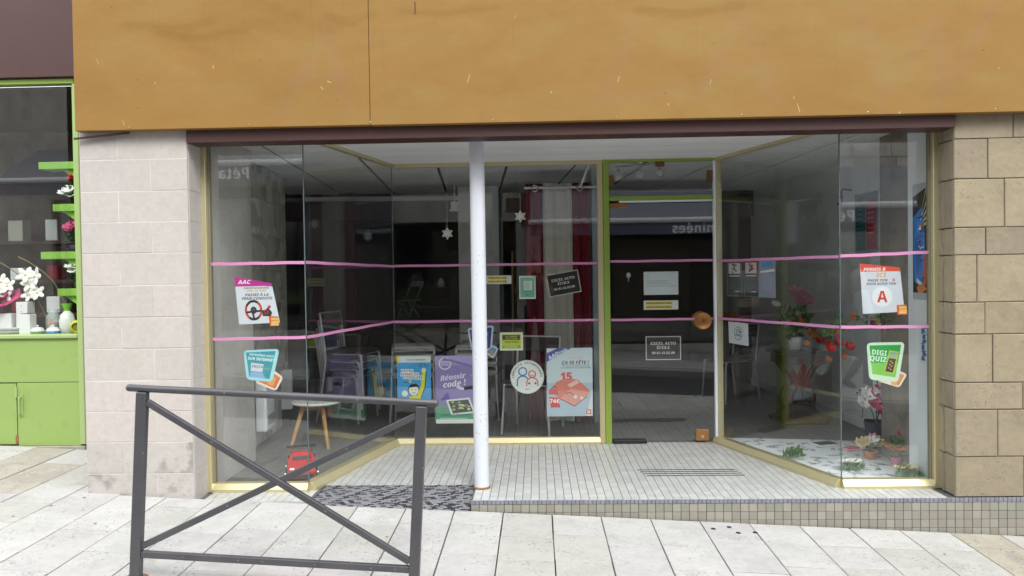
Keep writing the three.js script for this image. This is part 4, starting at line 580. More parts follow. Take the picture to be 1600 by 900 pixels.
{ // star ornaments on threads
  for (const [x, y, nm] of [[-0.7245, 1.694, 'lower'], [-0.1227, 1.825, 'upper']]) {
    const o = thing('star_ornament', nm === 'lower' ? 'white six pointed paper star hanging near the white post, lower one' : 'white six pointed paper star hanging before the red curtain, higher one', 'ornament', [x, y, -1.5], 0, 'hanging paper stars');
    const pt = [], hole = []; for (let k = 0; k < 12; k++) { const a = k * Math.PI / 6 + Math.PI / 2, r = k % 2 ? 0.029 : 0.052; pt.push([r * Math.cos(a), r * Math.sin(a)]); }
    const holes = []; for (let k = 0; k < 6; k++) { const a = k * Math.PI / 3 + Math.PI / 2, cx = 0.027 * Math.cos(a), cy = 0.027 * Math.sin(a); holes.push([0, 1, 2].map(q => [cx + 0.006 * Math.cos(a + q * 2.094), cy + 0.006 * Math.sin(a + q * 2.094)])); }
    mesh(o, 'star', poly(pt, 0.004, holes), M.ceramic); mesh(o, 'thread', tube([V(0, 0.05, 0.002), V(0, 2.3 - y, 0.002)], 0.0009, 1, 5), M.white);
  }
  const p = thing('pendant_box', 'small white box lamp hanging from the ceiling at the back', 'lamp', [-0.82, 2.06, -3]); mesh(p, 'housing', rbx(0.07, 0.08, 0.07, 0.008), M.white, [0, 0, 0]); mesh(p, 'stem', tube([V(0, 0.04, 0), V(0, 0.24, 0)], 0.006), M.white); mesh(p, 'shade', rbx(0.1, 0.02, 0.1, 0.006), M.white, [0, -0.05, 0]);
  single('wooden_stick', 'thin brown wooden rod leaning upright behind the yellow notice', 'rod', tube([V(-0.26, 0.0, -3.35), V(-0.25, 1.6, -3.38)], 0.01), M.wood);
  const t = thing('spot_bar', 'ceiling spotlight bar with three unlit round bulbs above the door', 'lamp', [0.89, 2.24, -1.72]); mesh(t, 'bar', bar(V(-0.22, 0.0, 0.05), V(0.2, 0.035, -0.05), 0.02, 0.012), M.chrome); mesh(t, 'ceiling_rose', lathe([[0, 0.055], [0.05, 0.055], [0.045, 0.02], [0, 0.016]], 20), M.chrome);
  for (const k of [-1, 0, 1]) { mesh(t, 'socket', new THREE.CylinderGeometry(0.014, 0.018, 0.03, 14), M.chrome, [k * 0.18 - 0.01, -0.016 + k * 0.016, -k * 0.04]); mesh(t, 'bulb', new THREE.SphereGeometry(0.034, 20, 14), new THREE.MeshPhysicalMaterial({ color: lin(0.8, 0.82, 0.82), roughness: 0.25, transmission: 0.5, thickness: 0, ior: 1.5 }), [k * 0.18 - 0.01, -0.062 + k * 0.016, -k * 0.04]); }
  const wb = room(2.87, 1.98, -1.75), cb = thing('wall_bracket', 'black curved wall bracket high on the wall beside the tan pillar window', 'bracket', wb, TURN); mesh(cb, 'arm', tube([V(0.03, 0.06, 0), V(-0.04, 0.065, 0), V(-0.06, 0.05, 0), V(-0.06, -0.05, 0), V(-0.1, -0.06, 0)], 0.007, 30), M.black); mesh(cb, 'joint', new THREE.SphereGeometry(0.016, 12, 10), M.black, [-0.06, 0.0, 0]);
}
// wall posters in the right-hand display
{
  const wallPrint = (name, label, pos, w, h, draw, category = 'poster') => { // print on a wall that faces -x
    const g = new THREE.BoxGeometry(w, h, 0.002), p = g.attributes.position, uv = g.attributes.uv; for (let i = 0; i < p.count; i++) uv.setXY(i, p.getX(i) / w + 0.5, p.getY(i) / h + 0.5);
    const W = Math.round(w * 900), H = Math.round(h * 900); return single(name, label, category, g, std({ map: canvasTex(W, H, c => { c.scale(W / 1000, W / 1000); draw(c, 1000, 1000 * h / w); }), roughness: 0.6 }), pos, [0, -Math.PI / 2 + (pos[0] > 2.6 ? TURN : 0), 0]);
  };
  wallPrint('poster', 'teal and dark red wall poster with a grey heading', room(2.896, 1.74, -1.5), 0.38, 0.5, (c, w, h) => { c.fillStyle = '#8a8c88'; c.fillRect(0, 0, w, h); c.fillStyle = '#15605f'; c.fillRect(60, 260, 400, h - 320); c.fillStyle = '#a5263a'; c.fillRect(500, 180, 440, h - 250); text(c, 'AUTO', 250, 130, 110, '#40423f'); c.fillStyle = '#d59aa2'; for (let k = 0; k < 6; k++) c.fillRect(560, 330 + k * 110, 260, 24); c.fillStyle = '#5d9a98'; for (let k = 0; k < 7; k++) c.fillRect(120, 340 + k * 105, 240, 22); });
  wallPrint('poster', 'black and blue comic style poster with cream rays on the white reveal', [2.4485, 1.52, -0.15], 0.24, 0.74, (c, w, h) => {
    c.fillStyle = '#1a1b20'; c.fillRect(0, 0, w, h); for (let k = 0; k < 5; k++) { const a = 0.05 + k * 0.24; fillPoly(c, [[300, 1150], [1000, 1150 - 1000 * Math.tan(a)], [1000, 1150 - 1000 * Math.tan(a) - 150]], '#cfc48c'); }
    fillPoly(c, [[0, 900], [520, 620], [640, 1500], [560, 2780], [60, 2600]], '#2f7fd0'); fillPoly(c, [[100, 1500], [420, 1300], [480, 2200], [200, 2400]], '#1f5fae');
    for (let k = 0; k < 60; k++) { fillPoly(c, [0, 1, 2, 3].map(q => [150 + 600 * hash(k, q, 1) * 0.6 + 200 * hash(k, 5, 1), 700 + 2100 * hash(k, 9, 2) + 200 * hash(k, q, 4)]), ['#1f5fae', '#3187d6', '#16294f', '#dfe4ea', '#0d1220', '#c2532f', '#2b73c4'][k % 7]); }
    fillPoly(c, [[620, 1900], [800, 1700], [760, 2600], [560, 2750]], '#c6562f'); fillPoly(c, [[200, 2750], [500, 2650], [760, 2800], [300, 2950]], '#d47f35'); fillPoly(c, [[0, 0], [1000, 0], [1000, 60], [0, 330]], '#aeb6ba'); c.fillStyle = '#aeb6ba'; c.fillRect(0, 2900, w, h);
  });
  wallPrint('poster', 'narrow blue and white strip poster low on the white reveal', [2.4485, 0.87, -0.14], 0.1, 0.25, (c, w, h) => { c.fillStyle = '#d6dbe0'; c.fillRect(0, 0, w, h); for (let k = 0; k < 26; k++) { c.fillStyle = ['#2b68b4', '#16305f', '#4e93d2', '#0e1c3c'][k % 4]; c.fillRect(200 + 200 * hash(k, 1, 7), 100 + k * 85, 300 + 250 * hash(k, 2, 7), 80); } });
}
// flowers: petals are small curved scales
const petal = (() => { const g = new THREE.SphereGeometry(1, 7, 5, 0, Math.PI * 2, 0, Math.PI * 0.42); g.scale(0.55, 0.28, 1); g.translate(0, -0.2, 0.85); return g; })();
function blossom(r, n, tilt) { const gs = []; for (let k = 0; k < n; k++) gs.push(petal.clone().scale(r, r, r).rotateX(-tilt).rotateY(k * 6.283 / n)); gs.push(new THREE.SphereGeometry(r * 0.28, 7, 5)); return cat(gs); }
const leafG = (() => { const s = new THREE.Shape(); s.moveTo(0, 0); s.quadraticCurveTo(0.45, 0.5, 0, 1.3); s.quadraticCurveTo(-0.45, 0.5, 0, 0); const g = new THREE.ExtrudeGeometry(s, { depth: 0.03, bevelEnabled: false, curveSegments: 5 }), p = g.attributes.position; for (let i = 0; i < p.count; i++) p.setZ(i, p.getZ(i) + 0.25 * p.getY(i) * p.getY(i) * 0.5 - 0.3 * Math.abs(p.getX(i))); g.computeVertexNormals(); return g; })();
const leaves = (list) => cat(list.map(([x, y, z, s, ry, rx]) => at(leafG.clone().scale(s, s, s), x, y, z, rx, ry, 0)));
function bush(n, r, h, s, y0 = 0) { const L = []; for (let k = 0; k < n; k++) { const a = rr(0, 6.283), q = Math.sqrt(rnd()) * r; L.push([q * Math.cos(a), y0 + rr(0, h), q * Math.sin(a), s * rr(0.7, 1.2), Math.PI / 2 - a + rr(-0.5, 0.5), rr(0.3, 1.4)]); } return leaves(L); }
{
  const c = thing('console_table', 'dark wooden pedestal table with curved lyre legs', 'table', [2.33, 0, -2.15], TURN);
  mesh(c, 'tabletop', rbx(0.44, 0.03, 0.36, 0.008), M.darkWood, [0, 0.625, 0]); mesh(c, 'apron', rbx(0.38, 0.1, 0.3, 0.006), M.darkWood, [0, 0.57, 0]);
  for (const [sx, sz] of [[-1, 1], [1, 1], [-1, -1], [1, -1]]) mesh(c, 'leg', tube([V(sx * 0.15, 0.54, sz * 0.1), V(sx * 0.085, 0.44, sz * 0.08), V(sx * 0.055, 0.34, sz * 0.07), V(sx * 0.1, 0.24, sz * 0.08), V(sx * 0.09, 0.16, sz * 0.08)], 0.029, 24, 10), M.darkWood);
  mesh(c, 'plinth', lathe([[0, 0], [0.27, 0], [0.27, 0.035], [0.2, 0.06], [0.155, 0.15], [0.165, 0.17], [0, 0.17]], 4).rotateY(Math.PI / 4), M.darkWood);
  // pot plant on it
  const p = thing('potted_plant', 'white pot with pink blossoms and trailing orange flowers on the dark table', 'plant', [2.3, 0.6385, -2.12]);
  mesh(p, 'pot', lathe([[0, 0], [0.045, 0], [0.062, 0.12], [0.058, 0.122], [0.05, 0.1], [0, 0.1]], 24), M.ceramic);
  mesh(p, 'foliage', bush(66, 0.14, 0.26, 0.085, 0.1), M.leafLight);
  for (const [x, y, z, r, m] of [[0.06, 0.46, 0, 0.05, 'palePink'], [0.0, 0.5, 0.02, 0.05, 'palePink'], [0.1, 0.42, 0.04, 0.05, 'palePink'], [0.03, 0.42, 0.05, 0.05, 'palePink'], [-0.18, 0.4, 0.03, 0.03, 'petalWhite'], [-0.02, 0.25, 0.11, 0.04, 'orange'], [0.1, 0.13, 0.12, 0.04, 'orange']]) mesh(p, 'blossom', at(blossom(r, 8, 0.7), 0, 0, 0, 0.7), M[m], [x, y, z]);
  for (const [x, y] of [[0.05, 0.42], [-0.17, 0.38]]) mesh(p, 'stem', tube([V(0, 0.08, 0), V(x * 0.4, y * 0.6, 0.01), V(x, y, 0.02)], 0.004, 10, 5), M.stem);
  // garland of artificial flowers that hangs across the display
  const g = thing('flower_garland', 'garland of orange and red artificial flowers strung across the right display', 'garland', [0, 0, 0]);
  const run = [V(2.35, 0.86, -1.9), V(2.34, 0.8, -1.5), V(2.28, 0.92, -1.1), V(2.36, 0.98, -0.9), V(2.44, 1.0, -0.75), V(2.5, 0.98, -0.6)];
  mesh(g, 'stem', tube(run, 0.005, 50, 6), M.stem); const cv = new THREE.CatmullRomCurve3(run), LL = [];
  for (let k = 0; k < 90; k++) { const q = cv.getPoint(rnd()); LL.push([q.x + rr(-0.05, 0.05), q.y + rr(-0.07, 0.05), q.z + rr(-0.05, 0.05), rr(0.035, 0.06), rr(0, 6.283), rr(0.2, 2)]); } mesh(g, 'foliage', leaves(LL.slice(0, 50)), M.leaf); mesh(g, 'pale_foliage', leaves(LL.slice(50)), M.leafLight);
  for (const [x, y, z, r, m] of [[2.27, 0.72, -1.75, 0.04, 'orange'], [2.36, 0.75, -1.7, 0.05, 'red'], [2.39, 0.74, -1.62, 0.045, 'red'], [2.34, 0.62, -1.45, 0.035, 'orange'], [2.3, 0.86, -1.2, 0.045, 'orange'], [2.3, 0.78, -1.15, 0.05, 'red'], [2.36, 0.75, -1.1, 0.055, 'red'], [2.22, 0.74, -1.1, 0.05, 'red'], [2.44, 0.94, -0.85, 0.04, 'pinkFlower'], [2.36, 0.98, -1.0, 0.045, 'orange'], [2.46, 0.64, -1.45, 0.04, 'orange'], [2.47, 0.92, -0.7, 0.04, 'terracotta']]) mesh(g, 'blossom', at(blossom(r * 0.62, 9, 0.8), 0, 0, 0, 0.9), M[m], [x, y, z]);
  mesh(g, 'hanging_stem', tube([V(2.34, 0.82, -1.5), V(2.35, 0.7, -1.46), V(2.34, 0.62, -1.45)], 0.003, 10, 5), M.stem); mesh(g, 'hanging_stem', tube([V(2.34, 0.8, -1.5), V(2.43, 0.76, -1.48), V(2.46, 0.65, -1.45)], 0.003, 10, 5), M.stem);
  // patterned cloth on the floor
  const t = canvasTex(1024, 1024, (c2, w, h) => { c2.fillStyle = '#dfe3e6'; c2.fillRect(0, 0, w, h); for (let k = 0; k < 150; k++) { const x = rnd() * w, y = rnd() * h, a = rnd() * 6.28; c2.save(); c2.translate(x, y); c2.rotate(a); c2.globalAlpha = 0.85; for (let q = 0; q < 6; q++) { c2.fillStyle = ['#3f4a4e', '#6b7678', '#566a55', '#7f6b78'][k % 4]; c2.beginPath(); c2.ellipse(q * 9 - 24, (q % 2 ? 7 : -7), 10, 4, q % 2 ? 0.6 : -0.6, 0, 7); c2.fill(); } c2.strokeStyle = '#6b7678'; c2.lineWidth = 1.6; c2.beginPath(); c2.moveTo(-34, 0); c2.lineTo(30, 0); c2.stroke(); c2.restore(); } });
  const cl = poly([[1.9, 0.06], [2.44, 0.06], [2.46, 0.3], [2.86, 0.32], [2.7, 1.2], [2.3, 1.32], [1.5, 1.43], [1.45, 1.4]], 0.004); const uv = cl.attributes.uv; for (let i = 0; i < uv.count; i++) uv.setXY(i, uv.getX(i) * 0.8, uv.getY(i) * 0.8); t.wrapS = t.wrapT = THREE.RepeatWrapping;
  single('patterned_cloth', 'white cloth with grey leaf print covering the display floor', 'cloth', cl.rotateX(-Math.PI / 2), std({ map: t, roughness: 0.8 }), [0, 0.0035, 0]);
  // tall dark vase with flowers
  const v = thing('flower_vase', 'tall dark square vase with pink and white flowers', 'vase', [2.47, 0.008, -0.88]);
  mesh(v, 'vase', lathe([[0, 0], [0.072, 0], [0.105, 0.23], [0.1, 0.232], [0.09, 0.2], [0, 0.19]], 4).rotateY(0.5), M.vaseDark); mesh(v, 'print_band', bx(0.08, 0.05, 0.003), M.terracotta, [-0.02, 0.08, 0.066], [-0.14, -0.25, 0]);
  for (const [x, y, z, r, m] of [[0.04, 0.33, 0.02, 0.055, 'pinkFlower'], [0.07, 0.36, 0.03, 0.055, 'palePink'], [0.0, 0.43, 0.02, 0.042, 'pinkFlower'], [-0.07, 0.42, 0.02, 0.042, 'petalWhite'], [-0.03, 0.36, 0.05, 0.045, 'pinkFlower'], [-0.09, 0.36, 0.0, 0.04, 'petalWhite'], [0.03, 0.46, 0, 0.05, 'petalWhite'], [0.06, 0.41, 0.04, 0.045, 'palePink'], [0.03, 0.3, 0.05, 0.04, 'pinkFlower']]) mesh(v, 'blossom', at(blossom(r, 8, 0.7), 0, 0, 0, 0.9), M[m], [x, y, z]);
  for (const [x, y] of [[0.01, 0.56], [-0.12, 0.45], [0.12, 0.48], [0.05, 0.4]]) mesh(v, 'stem', tube([V(0, 0.2, 0), V(x * 0.3, y * 0.7, 0), V(x, y, 0.01)], 0.0035, 10, 5), M.leaf); mesh(v, 'foliage', bush(16, 0.12, 0.22, 0.07, 0.24), M.leaf);
  for (const [x, y] of [[0.01, 0.57], [0.0, 0.54], [-0.12, 0.46], [-0.1, 0.44], [-0.14, 0.44]]) mesh(v, 'bud', new THREE.SphereGeometry(0.01, 8, 6), M.black, [x, y, 0.01]);
  const pot = (m, r, h) => lathe([[0, 0], [r * 0.72, 0], [r, h], [r * 1.08, h], [r * 1.08, h * 1.15], [r * 0.9, h * 1.15], [r * 0.85, h * 0.9], [0, h * 0.9]], 20);
  const a = thing('potted_plant', 'small terracotta pot with cream flowers beside the dark vase', 'plant', [2.35, 0.008, -0.7]); mesh(a, 'pot', pot(0, 0.05, 0.05), M.terracotta); mesh(a, 'foliage', bush(24, 0.05, 0.04, 0.05, 0.055), M.leaf); for (const [x, y, z, m] of [[-0.04, 0.115, 0.01, 'cream'], [0.01, 0.12, 0.02, 'petalWhite'], [0.05, 0.11, 0, 'cream'], [-0.07, 0.1, 0, 'cream'], [0.03, 0.13, -0.02, 'palePink']]) mesh(a, 'blossom', at(blossom(0.03, 7, 0.6), 0, 0, 0, 0.6), M[m], [x, y, z]);
  const b = thing('potted_plant', 'small pink pot with orange and green artificial plant by the white reveal', 'plant', [2.44, 0.008, -0.5]); mesh(b, 'pot', pot(0, 0.04, 0.05), M.pinkPot); mesh(b, 'foliage', bush(22, 0.05, 0.08, 0.05, 0.06), M.leafLight); for (const [x, y, z, m] of [[-0.05, 0.12, 0.01, 'terracotta'], [0.0, 0.12, 0.03, 'orange'], [-0.02, 0.16, 0, 'leaf'], [0.05, 0.2, -0.02, 'red']]) mesh(b, 'blossom', at(blossom(0.028, 7, 0.6), 0, 0, 0, 0.6), M[m], [x, y, z]);
  const sprig = (label, x, z, m) => { const s = thing('leaf_sprig', label, 'plant', [x, 0.009, z]); mesh(s, 'foliage', bush(40, 0.07, 0.03, 0.055, 0.005), M.leafLight); if (m) for (const [dx, dz] of [[0, 0.01], [0.03, -0.02], [-0.035, 0]]) mesh(s, 'blossom', blossom(0.03, 7, 0.4), M[m], [dx, 0.055, dz]); };
  sprig('green sprig with white flowers lying beside the glass corner', 2.08, -0.36, 'petalWhite'); sprig('green sprig with a yellow flower beside the gold side rail', 2.36, -0.19, 'cream'); sprig('flat green sprig lying near the slanted pane', 1.81, -0.72, null);
  const rb = thing('candy_box', 'small red patterned box lying on the leaf print cloth', 'box', [2.32, 0.008, -0.95], 0.3); mesh(rb, 'tray', rbx(0.11, 0.018, 0.07, 0.004), M.palePink, [0, 0.009, 0]); mesh(rb, 'lid', rbx(0.1, 0.008, 0.06, 0.003), M.red, [0, 0.022, 0]);
  const fr = thing('picture_frame', 'white framed dark picture lying on the cloth', 'frame', [2.2, 0.008, -1.15], 0.3); mesh(fr, 'frame', rbx(0.2, 0.012, 0.14, 0.004), M.ceramic, [0, 0.006, 0]); mesh(fr, 'picture', bx(0.15, 0.003, 0.09), M.vaseDark, [0, 0.0138, 0]);
}

// ---------------------------------------------------------------- neighbouring shop
{
  const z = -0.78, nb = thing('neighbour_shop', 'set back lime green shop front with display window and brown sign board', 'building');
  mesh(nb, 'sign_board', rspan(-8.5, -3.0, 2.84, 3.6, z - 0.1, z + 0.06, 0.005), M.brown);
  mesh(nb, 'top_rail', rspan(-8.5, -3.37, 2.798, 2.836, z - 0.05, z + 0.03, 0.004), M.green); mesh(nb, 'side_post', rspan(-3.385, -3.345, 0.14, 2.797, z - 0.06, z + 0.03, 0.006), M.limeTrim); mesh(nb, 'inner_bead', rspan(-3.398, -3.3855, 0.96, 2.79, z - 0.06, z + 0.012, 0.004), M.lime); mesh(nb, 'side_wall', span(-3.344, -2.76, -0.1, 2.839, z - 0.3, z + 0.02), M.pink[0]);
  mesh(nb, 'window_sill', rspan(-8.5, -3.3855, 0.925, 0.958, z - 0.05, z + 0.035, 0.01), M.limeTrim);
  mesh(nb, 'pane', new THREE.BoxGeometry(5.05, 1.84, 0.008), M.glass, [-5.967, 1.878, z]);
  mesh(nb, 'upper_panel', rspan(-8.5, -3.387, 0.602, 0.924, z - 0.04, z + 0.012, 0.003), M.limePanel);
  const d = mesh(nb, 'lower_panel', rspan(-3.862, -3.387, 0.13, 0.598, z - 0.04, z + 0.012, 0.003), M.limePanel); mesh(nb, 'lower_panel', rspan(-5.5, -3.872, 0.14, 0.594, z - 0.04, z + 0.008, 0.003), M.limePanel);
  mesh(d, 'handle', tube([V(-3.83, 0.49, z + 0.02), V(-3.83, 0.49, z + 0.04), V(-3.83, 0.37, z + 0.04), V(-3.83, 0.37, z + 0.02)], 0.006, 24, 8, 0.1), M.limeTrim); mesh(d, 'handle_plate', rbx(0.03, 0.17, 0.004, 0.002), M.limePanel, [-3.83, 0.43, z + 0.0145]); mesh(d, 'hinge', new THREE.CylinderGeometry(0.008, 0.008, 0.08, 10), M.limeTrim, [-3.866, 0.53, z + 0.016]); mesh(d, 'rust_patch', rbx(0.025, 0.06, 0.004, 0.002), M.rust, [-3.87, 0.18, z + 0.012]);
  mesh(nb, 'base_strip', rspan(-8.5, -3.35, 0.02, 0.128, z - 0.06, z + 0.03, 0.006), M.slabOld);
  mesh(nb, 'back_wall', span(-8.6, -2.9, 0, 2.8, z - 1.75, z - 1.65), M.darkWood); mesh(nb, 'inner_wall', span(-3.35, -3.2, 0, 2.8, z - 1.65, z - 0.301), M.darkWood); mesh(nb, 'inner_wall', span(-8.7, -8.6, 0, 2.8, z - 1.65, z), M.darkWood); mesh(nb, 'inner_ceiling', span(-8.6, -3.2, 2.78, 2.797, z - 1.65, z - 0.051), M.darkWood); mesh(nb, 'inner_floor', span(-8.6, -3.2, -0.05, 0.0, z - 1.65, z - 0.05), M.dark);  // walls and ceiling use the dark wood colour to paint in the interior dimness
  mesh(nb, 'display_ledge', span(-8.5, -3.4, 0.9, 0.945, z - 0.55, z - 0.051), M.limeTrim); mesh(nb, 'upper_wall', span(-8.5, -2.76, 3.601, 6.2, z - 3, z + 0.0), M.oppStone[2]);
  // bracket shelves on the side
  const shelf = (i, x0, y, lab) => { const s = thing('bracket_shelf', lab, 'shelf', [0, y, 0], 0, 'lime green bracket shelves'); mesh(s, 'board', rspan(x0, -3.4, -0.03, 0.024, z - 0.22, z - 0.05, 0.004), M.lime); mesh(s, 'bracket', poly([[-3.4, -0.03], [-3.4, -0.13], [-3.54, -0.03]], 0.02), M.lime, [0, -0.0005, z - 0.1]); };
  shelf(0, -3.7, 2.215, 'topmost lime green bracket shelf in the flower shop window'); shelf(1, -3.6, 1.9, 'second lime green bracket shelf from the top, white flower on it'); shelf(2, -3.7, 1.545, 'third lime green bracket shelf from the top, pink flower on it'); shelf(3, -3.58, 1.268, 'lowest lime green bracket shelf in the flower shop window');
  const small = (label, x, y, m, stemH) => { const f = thing('small_flower', label, 'flower', [x, y, z - 0.13]); mesh(f, 'pot', lathe([[0, 0], [0.022, 0], [0.03, 0.05], [0, 0.045]], 14), M.dark); mesh(f, 'foliage', bush(14, 0.03, stemH, 0.05, 0.04), M.leaf); for (let k = 0; k < 4; k++) mesh(f, 'blossom', at(blossom(0.03, 7, 0.7), 0, 0, 0, rr(0.4, 1)), M[m], [rr(-0.03, 0.03), stemH + rr(0, 0.05), 0.03 + rr(-0.02, 0.02)]); };
  small('white flower in a dark pot on a green shelf', -3.51, 1.927, 'petalWhite', 0.06); small('pink flower in a dark pot on a green shelf', -3.49, 1.572, 'pinkFlower', 0.15); small('red flower near the top green shelf', -3.46, 2.04 - 0.1 + 0.02, 'red', 0.14); small('small green plant with pale flower on the lowest green shelf', -3.47, 1.294, 'petalWhite', 0.12);
  const box = (name, label, cat_, x, y0, w, h, dd, m, dz = -0.12) => { const b = thing(name, label, cat_, [x, y0, z + dz]); mesh(b, 'body', rbx(w, h, dd, 0.005), m, [0, h / 2, 0]); mesh(b, 'opening', bx(w * 0.8, 0.004, dd * 0.8), M.dark, [0, h + 0.0022, 0]); return b; };
  const Y = 0.946;
  const bd = box('square_vase', 'tall white square vase with a row of studs', 'vase', -3.9, Y, 0.09, 0.25, 0.09, M.ceramic, -0.16); for (let k = 0; k < 5; k++) mesh(bd, 'stud', new THREE.SphereGeometry(0.004, 8, 6), M.chrome, [0.0, 0.04 + k * 0.045, 0.046]);
  box('square_vase', 'white flared square vase between the trays and glass dish', 'vase', -3.83, Y, 0.085, 0.16, 0.08, M.ceramic, -0.08); box('square_vase', 'low white square vase behind the white trays', 'vase', -4.02, Y, 0.09, 0.165, 0.09, M.ceramic, -0.15); box('square_vase', 'low white square vase at the far end of the white trays', 'vase', -4.14, Y, 0.11, 0.165, 0.09, M.ceramic, -0.17);
  const tr = thing('tray_stack', 'stack of two white serving trays on the shop ledge', 'tray', [-4.0, Y, z - 0.085]); for (let k = 0; k < 2; k++) mesh(tr, 'tray', lathe([[0, 0.002], [0.09, 0.002], [0.15, 0.03], [0.146, 0.034], [0.088, 0.01], [0, 0.01]], 32).scale(1, 1, 0.28), M.ceramic, [0, k * 0.022, 0]);
  const ov = thing('ovoid_vase', 'white egg shaped vase with bright green fan shaped neck', 'vase', [-3.54, Y, z - 0.1]); mesh(ov, 'body', lathe([[0, 0], [0.035, 0], [0.052, 0.06], [0.056, 0.1], [0.045, 0.15], [0.02, 0.178], [0, 0.18]], 28), M.ceramic); mesh(ov, 'neck', lathe([[0.014, 0.165], [0.02, 0.185], [0.044, 0.235], [0.04, 0.236], [0.012, 0.18]], 10), flat([0.2, 0.55, 0.03], 0.4));
  const yp = thing('yellow_planter', 'yellow round planter lying on its side by the window post', 'pot', [-3.465, Y + 0.055, z - 0.11], 0.35); mesh(yp, 'body', lathe([[0.0, -0.05], [0.04, -0.045], [0.054, 0], [0.05, 0.03], [0.038, 0.05], [0.034, 0.046], [0.03, 0.0], [0, 0]], 24).rotateX(Math.PI / 2), flat([0.62, 0.6, 0.05], 0.4)); mesh(yp, 'opening', new THREE.CylinderGeometry(0.031, 0.031, 0.003, 20).rotateX(Math.PI / 2), flat([0.18, 0.2, 0.03], 0.6), [0, 0, 0.03]);
  const jar = thing('glass_jar', 'glass jar filled with orange ornaments', 'jar', [-3.69, Y, z - 0.17]); mesh(jar, 'jar', lathe([[0, 0], [0.05, 0], [0.055, 0.1], [0.05, 0.14], [0.035, 0.16], [0.04, 0.19], [0.036, 0.19], [0.03, 0.16], [0.046, 0.13], [0, 0.01]], 24), new THREE.MeshPhysicalMaterial({ color: lin(0.9, 0.93, 0.92), transmission: 0.8, roughness: 0.1, thickness: 0, ior: 1.4 })); for (let k = 0; k < 14; k++) mesh(jar, 'ornament', new THREE.DodecahedronGeometry(0.016, 0), [M.orange, M.terracotta, M.ceramic][k % 3], [rr(-0.028, 0.028), rr(0.02, 0.13), rr(-0.02, 0.03)]);
  const dish = (label, x, m) => { const q = thing('lidded_dish', label, 'dish', [x, Y, z - 0.085]); mesh(q, 'bowl', lathe([[0, 0], [0.04, 0], [0.054, 0.03], [0, 0.03]], 22), m); mesh(q, 'lid', lathe([[0.05, 0.03], [0.035, 0.055], [0, 0.062]], 22), M.ceramic); mesh(q, 'knob', new THREE.SphereGeometry(0.009, 10, 8), M.ceramic, [0, 0.068, 0]); };
  dish('small green lidded dish on the shop ledge', -3.76, M.leafLight); dish('small blue lidded dish on the shop ledge', -3.64, flat([0.02, 0.2, 0.42], 0.3));
  const orchid = (label, list, ox, oy) => { const o = thing('orchid_spray', label, 'flower', [ox, oy, z - 0.2]); mesh(o, 'stem', tube([V(0.3, -0.26, -0.05), V(0.2, 0.0, 0), V(0.05, 0.14, 0.02), V(-0.06, 0.2, 0.02)], 0.004, 20, 5), M.stem); for (const [x, y, r] of list) { const f = mesh(o, 'blossom', at(blossom(r, 5, 0.25), 0, 0, 0, 1.35, 0, 0), M.petalWhite, [x, y, 0.03], [rr(-0.2, 0.2), rr(-0.3, 0.3), rr(-0.4, 0.4)]); mesh(f, 'centre', new THREE.SphereGeometry(r * 0.2, 8, 6), M.cream, [0, 0, r * 0.3]); } };
  orchid('white orchid spray with five large blossoms in the flower shop window', [[0.0, 0.06, 0.04], [0.08, 0.05, 0.042], [0.03, -0.01, 0.036], [0.02, -0.09, 0.036], [0.09, -0.075, 0.036]], -3.9, 1.34); orchid('white orchid spray beside the five blossom orchid', [[0.0, 0.03, 0.038], [0.05, 0.0, 0.038], [-0.03, -0.04, 0.038], [0.03, -0.08, 0.038]], -4.09, 1.32);
  const pk = thing('pink_flower_head', 'large pink artificial flower head above the square vases', 'flower', [-4.1, Y + 0.17, z - 0.18]); mesh(pk, 'blossom', at(cat([blossom(0.1, 10, 0.5), at(blossom(0.07, 8, 0.9), 0, 0.02, 0)]), 0, 0.05, 0, 0.5), M.pinkFlower); mesh(pk, 'stem', tube([V(0, -0.16, 0), V(0, 0.04, 0)], 0.005), M.stem);
  // goods on dim shelves at the back
  for (const [y, i] of [[1.05, 0], [1.35, 1], [1.7, 2]]) { const s = thing('back_shelf', ['lowest', 'middle', 'highest'][i] + ' dark shelf at the back of the flower shop', 'shelf', [-4.75, y, z - 1.3]); mesh(s, 'board', bx(2.6, 0.03, 0.3), M.darkWood); for (const a of [-1.2, 1.2]) mesh(s, 'bracket', bx(0.03, 0.1, 0.25), M.darkWood, [a, -0.06, 0]);
    ['pale', 'dark red', 'brown', 'grey', 'white'].forEach((c, k) => { const w = rr(0.1, 0.16), h = rr(0.1, 0.2); single('shelf_box', `${c} box on the ${['lowest', 'middle', 'highest'][i]} dark shelf behind the orchids`, 'box', rbx(w, h, 0.12, 0.008), [M.paleFabric, M.redFabric, M.darkWood, M.plaster, M.ceramic][k], [-5.35 + ((k * 2 + i) % 5) * 0.33, y + 0.0155 + h / 2, z - 1.27], null, 'boxes on the back shelves of the flower shop'); }); }
}

